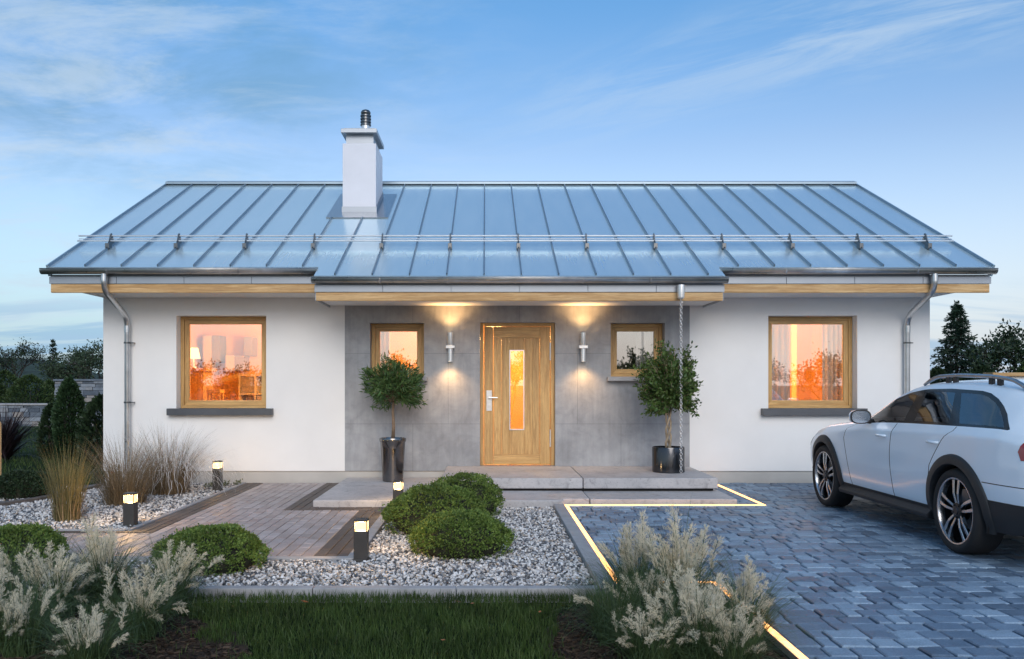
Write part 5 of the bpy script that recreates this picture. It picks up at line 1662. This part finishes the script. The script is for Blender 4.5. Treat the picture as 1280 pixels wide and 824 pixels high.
    polys['trim'] = [dlo]
    gb, gt = 5.07, 5.80
    polys['g1'] = [[(1.84, gb), (1.84, 5.2), (1.80, gt), (1.05, gt), (1.03, gb)]]
    polys['g2'] = [[(.83, gb), (.89, gt), (.40, gt), (.21, gb)]]
    polys['g3'] = [[(.05, gb), (.30, gt), (.02, gt), (-.11, 5.77), (-.24, 5.67), (-.35, 5.54), (-.44, 5.38), (-.52, 5.2), (-.56, gb)]]
    polys['ws'] = [[(1.97, 6.08), (2.08, 6.7), (2.20, 7.4), (2.25, 8.3), (1.36, 8.3), (1.33, 7.4), (1.27, 6.6), (1.24, 6.14), (1.6, 6.08)]]
    polys['rg'] = [[(-.64, 8.3), (-.63, 6.6), (-.60, 6.2), (-.86, 6.16), (-.93, 6.6), (-.95, 8.3)]]
    def strip(pts, hw):
        """narrow closed band along a (y,t) line, width in y"""
        return [(y - hw, t) for y, t in pts] + [(y + hw, t) for y, t in reversed(pts)]
    s_b = t_of(1, .345)
    polys['seam'] = [strip([(1.15, s_b), (1.165, 2.5), (1.15, 4), (1.13, 4.95)], .006),
                     strip([(2.13, s_b), (2.19, 2.2), (2.26, 3.4), (2.22, 4.3), (2.0, 4.95)], .006),
                     strip([(.455, 1.5), (.40, 2.6), (.27, 3.4), (.17, 4.0), (.08, 4.6), (.06, 4.95)], .006)]
    zl = lambda y0, y1, z, k=10: [(y0 + (y1 - y0) * i / k, t_of(y0 + (y1 - y0) * i / k, z)) for i in range(k + 1)]
    a = zl(-1.04, -.40, .652); b = zl(-1.04, -.40, .660)
    polys['seam'].append(a + b[::-1])
    a = [(2.05, 5.35), (2.6, 5.4), (3.2, 5.4), (3.7, 5.35)]
    polys['seam'].append(a + [(y, t + .06) for y, t in reversed(a)])
    sl = polys.pop('seam')
    for i_, s_ in enumerate(sl): polys['seam%d' % i_] = [s_]
    polys['tail'] = [zl(-1.1, -.83, .865, 4) + zl(-.80, -.80, .93, 1)[:1] + zl(-.83, -1.1, 1.0, 4)]
    polys['head'] = [[(3.30, 4.1), (3.42, 4.9), (3.84, 4.9), (3.84, 3.3), (3.55, 3.6)]]
    sill = zl(-1.2, -.40, .52, 8) + zl(-.38, 3.2, .345, 40) + zl(3.25, 3.95, .40, 8)
    polys['clad'] = [sill + [(3.95, -.5), (-1.2, -.5)]]
    pts, edges = [], []
    def addp(p):
        pts.append((p[0], p[1] * TS)); return len(pts) - 1
    for k, L in polys.items():
        for pl in L:
            ids = []
            q = [pl[0]]
            for a, b in zip(pl, pl[1:] + pl[:1]):
                n = max(1, int(math.hypot(b[0] - a[0], (b[1] - a[1]) * TS) / .045))
                q += [(a[0] + (b[0] - a[0]) * i / n, a[1] + (b[1] - a[1]) * i / n) for i in range(1, n + 1)]
            q = q[:-1]
            ids = [addp(p) for p in q]
            edges += [(ids[i], ids[(i + 1) % len(ids)]) for i in range(len(ids))]
    for y in np.linspace(-1.05, 3.85, 124):
        for t in np.linspace(0, 8, 57): addp((y, t))
    c = [addp(p) for p in ((-1.05, 0), (3.85, 0), (3.85, 8), (-1.05, 8))]
    edges += [(c[i], c[(i + 1) % 4]) for i in range(4)]
    res = delaunay_2d_cdt([Vector(p) for p in pts], edges, [], 0, 1e-5)
    VV = np.array([tuple(v) for v in res[0]]); FF = np.array([tuple(f) for f in res[2]])
    Y, T = VV[:, 0], VV[:, 1] / TS
    cy = Y[FF].mean(1); ct = T[FF].mean(1)
    inside = (cy > -1.05) & (cy < 3.85) & (ct > 0) & (ct < 8)
    def inpoly(poly):
        r = np.zeros(len(cy), bool); n = len(poly)
        for i in range(n):
            y1, t1 = poly[i]; y2, t2 = poly[(i + 1) % n]
            cnd = (t1 > ct) != (t2 > ct)
            with np.errstate(divide='ignore', invalid='ignore'):
                xi = (y2 - y1) * (ct - t1) / (t2 - t1 if t2 != t1 else 1e-12) + y1
            r ^= cnd & (cy < xi)
        return r
    cls = np.array(['body'] * len(FF), object)
    for k in ('clad', *[k_ for k_ in polys if k_.startswith('seam')], 'tail', 'head', 'trim', 'g1', 'g2', 'g3', 'ws', 'rg', 'arch'):
        for pl in polys[k]:
            cls[inpoly(pl)] = k
    cls[~inside] = 'arch'
    PX, PZ = ev(X, Y, T), ev(Z, Y, T)
    NN = normal(Y, T)
    car_t = thing('estate_car', 'white estate car with black wheel-arch cladding and roof rails parked on the paved driveway', 'car', (CXR_, YR + 1.4, 0))
    org = np.array([CXR_, YR + 1.4, 0])
    def surf(name, keys, mat, sides, parent=car_t, off=0.0, thick=0):
        sel = FF[np.isin(cls, keys)]
        used, inv = np.unique(sel, return_inverse=True)
        f = inv.reshape(-1, 3)
        Vs, Fs, Ns = [], [], []
        for sd in sides:
            n = NN[used].copy(); p = np.stack([PX[used], Y[used], PZ[used]], 1) + n * off
            if sd < 0: p[:, 0] *= -1; n[:, 0] *= -1
            ff = f
            a = p[ff[:, 1]] - p[ff[:, 0]]; b = p[ff[:, 2]] - p[ff[:, 0]]
            flip = np.sum(np.cross(a, b) * n[ff[:, 0]], 1) < 0
            ff = ff.copy(); ff[flip] = ff[flip][:, ::-1]
            Fs.append(ff + sum(len(v) for v in Vs)); Vs.append(p + np.array([CXR_, YR, 0]) - org); Ns.append(n)
        V = np.concatenate(Vs); F = np.concatenate(Fs); N = np.concatenate(Ns)
        me = make_mesh(name, V, [F], True)
        if len(me.vertices) == len(N): me.normals_split_custom_set_from_vertices([tuple(x) for x in N])
        me.materials.append(MATS[mat])
        o = bpy.data.objects.new(name, me); COL.objects.link(o); o.parent = parent
        if thick:
            so = o.modifiers.new('thickness', 'SOLIDIFY'); so.thickness = thick; so.offset = -1
        return o
    # paint with a dark inner lining
    m = newmat('car_paint'); t = NT(m)
    bf = t.n('ShaderNodeNewGeometry').outputs['Backfacing']
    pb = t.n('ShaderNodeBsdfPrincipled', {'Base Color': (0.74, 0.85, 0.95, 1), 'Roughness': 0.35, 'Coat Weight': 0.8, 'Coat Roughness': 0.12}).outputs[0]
    lb = t.n('ShaderNodeBsdfPrincipled', {'Base Color': (0.02, 0.02, 0.022, 1), 'Roughness': 0.8}).outputs[0]
    t.out(t.n('ShaderNodeMixShader', {0: bf, 1: pb, 2: lb}).outputs[0])
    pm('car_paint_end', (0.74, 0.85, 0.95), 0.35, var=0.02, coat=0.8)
    pm('black_plastic', (0.018, 0.019, 0.021), 0.52, var=0.1, vscale=10, bump=0.15, bscale=500)
    pm('gloss_black', (0.008, 0.008, 0.009), 0.12, var=0.05)
    pm('tyre_rubber', (0.014, 0.014, 0.015), 0.75, var=0.15, vscale=12, bump=0.2)
    pm('alloy', (0.50, 0.52, 0.55), 0.2, 1.0, var=0.05)
    pm('alloy_dark', (0.05, 0.052, 0.056), 0.35, 0.8, var=0.05)
    pm('rail_alloy', (0.42, 0.43, 0.45), 0.3, 1.0, var=0.05)
    pm('red_lens', (0.30, 0.008, 0.012), 0.12, var=0.05, coat=1.0)
    pm('clear_lens', (0.55, 0.57, 0.6), 0.1, 0.6, var=0.05, coat=1.0)
    pm('seat_cloth', (0.035, 0.036, 0.04), 0.8, var=0.2)
    pane_mat('car_glass', (0.62, 0.68, 0.67), 0.11)
    surf('body', ['body'], 'car_paint', (-1, 1))
    for sd in (-1, 1):
        [surf('panel_groove', [k_], 'dark_gap', (sd,)) for k_ in polys if k_.startswith('seam')]
        surf('window_trim', ['trim'], 'gloss_black', (sd,))
        surf('lower_cladding', ['clad'], 'black_plastic', (sd,), off=0.006)
        for k in ('g1', 'g2', 'g3'): surf('side_window', [k], 'car_glass', (sd,))
        surf('tail_lamp', ['tail'], 'red_lens', (sd,), off=0.004); surf('headlight', ['head'], 'clear_lens', (sd,), off=0.004)
    surf('windscreen', ['ws'], 'car_glass', (-1, 1)); surf('rear_window', ['rg'], 'car_glass', (-1, 1))
    # closed ends
    for yy, nm in ((-1.05, 'tailgate'), (3.85, 'front_panel')):
        tt = np.linspace(0, 8, 50)
        px, pz = ev(X, np.full(50, yy), tt), ev(Z, np.full(50, yy), tt)
        ring_ = [(CXR_ + a, YR + yy, b) for a, b in zip(px, pz)] + [(CXR_ - a, YR + yy, b) for a, b in zip(px[::-1], pz[::-1])][1:]
        m = MB(); m.add(ring_, [list(range(len(ring_)))])
        e = obj(nm, m, 'car_paint_end', car_t)
        s_ = -1 if yy < 0 else 1
        m = MB(); m.box(CXR_ - .62, CXR_ + .62, min(YR + yy, YR + yy + s_ * .012), max(YR + yy, YR + yy + s_ * .012), .36, .52)
        obj('bumper_insert', m, 'black_plastic', e)
        if yy < 0:
            for sd in (-1, 1):
                m = MB(); m.box(CXR_ + sd * .52 - .13, CXR_ + sd * .52 + .13, YR + yy - .014, YR + yy, .86, .965)
                obj('tail_lamp', m, 'red_lens', e, bevel=0.01)
        else:
            m = MB(); m.box(CXR_ - .36, CXR_ + .36, YR + yy + .001, YR + yy + .02, .53, .64)
            obj('grille', m, 'gloss_black', e)
    # wheel-arch flares
    for yc in (0, FA):
        for sd in (-1, 1):
            V = []; n = 44
            for i in range(n + 1):
                a = -0.12 * PI + 1.24 * PI * i / n
                row = []
                for (r, o) in ((.395, -.10), (.395, .016), (.402, .026), (.47, .022), (.482, .012), (.486, -.004)):
                    y, z = yc + r * math.cos(a), ZW + r * math.sin(a)
                    z = max(z, .24)
                    yy_ = float(np.clip(y, -1.05, 3.85))
                    x = float(ev(X, yy_, t_of(yy_, max(z, .27))))
                    row.append((CXR_ + sd * (x + o), YR + y, z))
                V += row
            m = MB(); k = 6
            m.add(V, [(i * k + j, i * k + j + 1, (i + 1) * k + j + 1, (i + 1) * k + j) for i in range(n) for j in range(k - 1)])
            obj('arch_flare', m, 'black_plastic', car_t, smooth=True, sharp=50)
    # sill board, underbody and wheel wells
    for sd in (-1, 1):
        m = MB()
        m.prism([(CXR_ + sd * .80, .20), (CXR_ + sd * .945, .235), (CXR_ + sd * .955, .27), (CXR_ + sd * .90, .32), (CXR_ + sd * .80, .32)], YR + .44, YR + FA - .45, 'Y')
        obj('sill_board', m, 'black_plastic', car_t, bevel=0.006)
    m = MB()
    m.box(CXR_ - .66, CXR_ + .66, YR - .95, YR + 3.65, .23, .50)
    m.box(CXR_ - .86, CXR_ + .86, YR + .45, YR + FA - .45, .27, .42)
    obj('underbody', m, 'dark_gap', car_t)
    for yc in (0, FA):
        m = MB(); n = 24
        V = []
        for x in (CXR_ - .90, CXR_ + .90):
            for i in range(n + 1):
                a = -0.1 * PI + 1.2 * PI * i / n
                V.append((x, YR + yc + .43 * math.cos(a), ZW + .43 * math.sin(a)))
        m.add(V, [(i, i + 1, n + 2 + i, n + 1 + i) for i in range(n)])
        obj('wheel_well', m, 'dark_gap', car_t)
    # wheels
    first = None
    def wheel():
        x0, y0, z0 = CXR_ - .945, YR, ZW
        ty = MB()
        R_ = ZW - .003
        ty.lathe([(.275, .02), (.285, .003), (.325, -.008), (.350, .004), (R_, .03), (R_, .215), (.35, .24), (.29, .25), (.275, .23)], (x0, y0, z0), 64, 'X')
        w_ = obj('wheel', ty, 'tyre_rubber', car_t, smooth=True, sharp=50, fixn=True)
        r = MB()
        r.lathe([(.262, .06), (.266, .022), (.272, .006), (.284, .004), (.288, .012), (.288, .03)], (x0, y0, z0), 64, 'X')
        obj('rim', r, 'alloy', w_, smooth=True, sharp=40)
        r = MB(); r.lathe([(.268, .03), (.262, .19)], (x0, y0, z0), 48, 'X')
        obj('rim_barrel', r, 'alloy_dark', w_, smooth=True)
        s = MB()
        for k in range(5):
            a0 = 2 * PI * k / 5 + .31
            for dd in (-1, 1):
                def P(rad, ang, x): return (x0 + x, y0 + rad * math.cos(a0 + ang), z0 + rad * math.sin(a0 + ang))
                a_in, a_out = dd * .30, dd * .155
                wi, wo = .24, .062
                pts_ = [P(.055, dd * .30 - wi * .8, .028), P(.055, dd * .30 + wi * .8, .028), P(.15, dd * .215 + .085, .012), P(.268, a_out + wo, .016), P(.268, a_out - wo, .016), P(.15, dd * .215 - .085, .012)]
                bk = [(p[0] + .035, p[1], p[2]) for p in pts_]
                s.add(pts_ + bk, [(0, 1, 2, 5), (5, 2, 3, 4), (6, 11, 8, 7), (11, 10, 9, 8), (1, 7, 8, 2), (2, 8, 9, 3), (0, 5, 11, 6), (5, 4, 10, 11), (4, 3, 9, 10), (0, 6, 7, 1)])
        obj('spokes', s, 'alloy', w_, bevel=0.004)
        h = MB(); h.lathe([(.001, .012), (.03, .012), (.036, .02), (.07, .026), (.075, .06)], (x0, y0, z0), 32, 'X')
        for k in range(5):
            a = 2 * PI * k / 5 + .31 + PI / 5
            h.tube([(x0 + .03, y0 + .055 * math.cos(a), z0 + .055 * math.sin(a)), (x0 + .014, y0 + .055 * math.cos(a), z0 + .055 * math.sin(a))], .009, 8)
        obj('hub', h, 'alloy_dark', w_, smooth=True, sharp=40)
        b = MB(); b.lathe([(.08, .10), (.185, .10), (.185, .125), (.08, .125)], (x0, y0, z0), 40, 'X')
        obj('brake_disc', b, 'dark_steel', w_, smooth=True, sharp=40)
        return w_
    first = wheel()
    c0 = Vector((CXR_ - .945, YR, ZW)) - worg(car_t)
    for sd, yc in ((-1, FA), (1, 0), (1, FA)):
        c = dup(first, car_t)
        if sd < 0: c.location = (0, yc, 0)
        else:
            # turn about the vertical so the rim faces the other side
            c.rotation_euler = (0, 0, PI)
            p = Vector((-c0.x, -c0.y, c0.z))
            c.location = Vector((-c0.x, c0.y + yc, c0.z)) - p
    # roof rails
    for sd in (-1, 1):
        m = MB(); pts_ = []
        for i in range(19):
            y = 1.12 - 1.60 * i / 18
            zr = float(ev(Z, y, 6.6)); xr = float(ev(X, y, 6.35))
            f = min(1, min(i, 18 - i) / 3.2)
            pts_.append((CXR_ + sd * xr, YR + y, float(ev(Z, y, 6.35)) + .012 + .05 * math.sin(f * PI / 2)))
        m.tube(pts_, [.013] + [.018] * 17 + [.015], 10)
        rl = obj('roof_rail', m, 'rail_alloy', car_t, smooth=True)
        for y in (.70, .58, .02, -.10):
            m = MB(); xr = float(ev(X, y, 6.35)); zr = float(ev(Z, y, 6.35))
            m.box(CXR_ + sd * xr - .014, CXR_ + sd * xr + .014, YR + y - .03, YR + y + .03, zr - .01, zr + .052)
            obj('rail_foot', m, 'black_plastic', rl, bevel=0.004)
    # door mirrors
    for sd in (-1, 1):
        mx, my, mz = CXR_ + sd * 1.02, YR + 1.66, 1.105
        m = MB(); n1, n2 = 20, 12
        V = []
        for i in range(n2 + 1):
            f = i / n2; yy = my + .085 * (1 - (1 - f) ** 2) - .01
            s_ = math.sqrt(max(0, 1 - f ** 2.4))
            for k in range(n1):
                a = 2 * PI * k / n1
                ca, sa = math.cos(a), math.sin(a)
                ex = abs(ca) ** .75 * (1 if ca > 0 else -1); ez = abs(sa) ** .75 * (1 if sa > 0 else -1)
                V.append((mx + .112 * ex * s_, yy + .01, mz + .074 * ez * s_ - .012 * ex * sd * 0))
        F = [(i * n1 + k, i * n1 + (k + 1) % n1, (i + 1) * n1 + (k + 1) % n1, (i + 1) * n1 + k) for i in range(n2) for k in range(n1)]
        m.add(V, F)
        mi = obj('door_mirror', m, 'car_paint', car_t, smooth=True)
        m = MB()
        V = [(mx + .112 * abs(math.cos(2 * PI * k / n1)) ** .75 * (1 if math.cos(2 * PI * k / n1) > 0 else -1) * .98, my - .002, mz + .074 * abs(math.sin(2 * PI * k / n1)) ** .75 * (1 if math.sin(2 * PI * k / n1) > 0 else -1) * .98) for k in range(n1)]
        m.add(V, [list(range(n1))])
        obj('mirror_rim', m, 'black_plastic', mi, fixn=False)
        m = MB()
        V = [(mx + (a - mx) * .86, my - .006, mz + (c_ - mz) * .86) for a, b_, c_ in V]
        m.add(V, [list(range(n1))])
        obj('mirror_glass', m, 'alloy', mi, fixn=False)
        m = MB(); m.tube([(CXR_ + sd * .86, my + .06, 1.055), (CXR_ + sd * .93, my + .045, 1.06), (CXR_ + sd * .98, my + .035, 1.075)], [.03, .026, .024], 8)
        obj('mirror_arm', m, 'black_plastic', mi, smooth=True)
    # door handles
    for sd in (-1, 1):
        for y in (1.34, .33):
            z = .93; t_ = t_of(y, z); x = float(ev(X, y, t_))
            m = MB()
            m.tube([(CXR_ + sd * (x + .002), YR + y + .10, z), (CXR_ + sd * (x + .022), YR + y + .075, z), (CXR_ + sd * (x + .024), YR + y - .06, z), (CXR_ + sd * (x + .002), YR + y - .09, z)], [.012, .013, .013, .012], 8)
            obj('door_handle', m, 'car_paint', car_t, smooth=True)
    # cabin
    for sx, sy in ((-.36, 1.0), (.36, 1.0), (-.36, .12), (.36, .12)):
        m = MB()
        X_, Y_ = CXR_ + sx, YR + sy
        m.prism([(Y_ - .20, .42), (Y_ + .36, .42), (Y_ + .36, .60), (Y_ - .04, .58), (Y_ - .30, 1.14), (Y_ - .42, 1.14)], X_ - .24, X_ + .24, 'X')
        s_ = obj('car_seat', m, 'seat_cloth', car_t, bevel=0.04)
        m = MB(); m.box(X_ - .13, X_ + .13, Y_ - .43, Y_ - .32, 1.17, 1.33)
        obj('headrest', m, 'seat_cloth', s_, bevel=0.035)
    m = MB(); m.prism([(YR + 1.45, .62), (YR + 1.45, .92), (YR + 1.62, .99), (YR + 2.05, .97), (YR + 2.05, .62)], CXR_ - .78, CXR_ + .78, 'X')
    obj('dashboard', m, 'seat_cloth', car_t, bevel=0.03)
car()
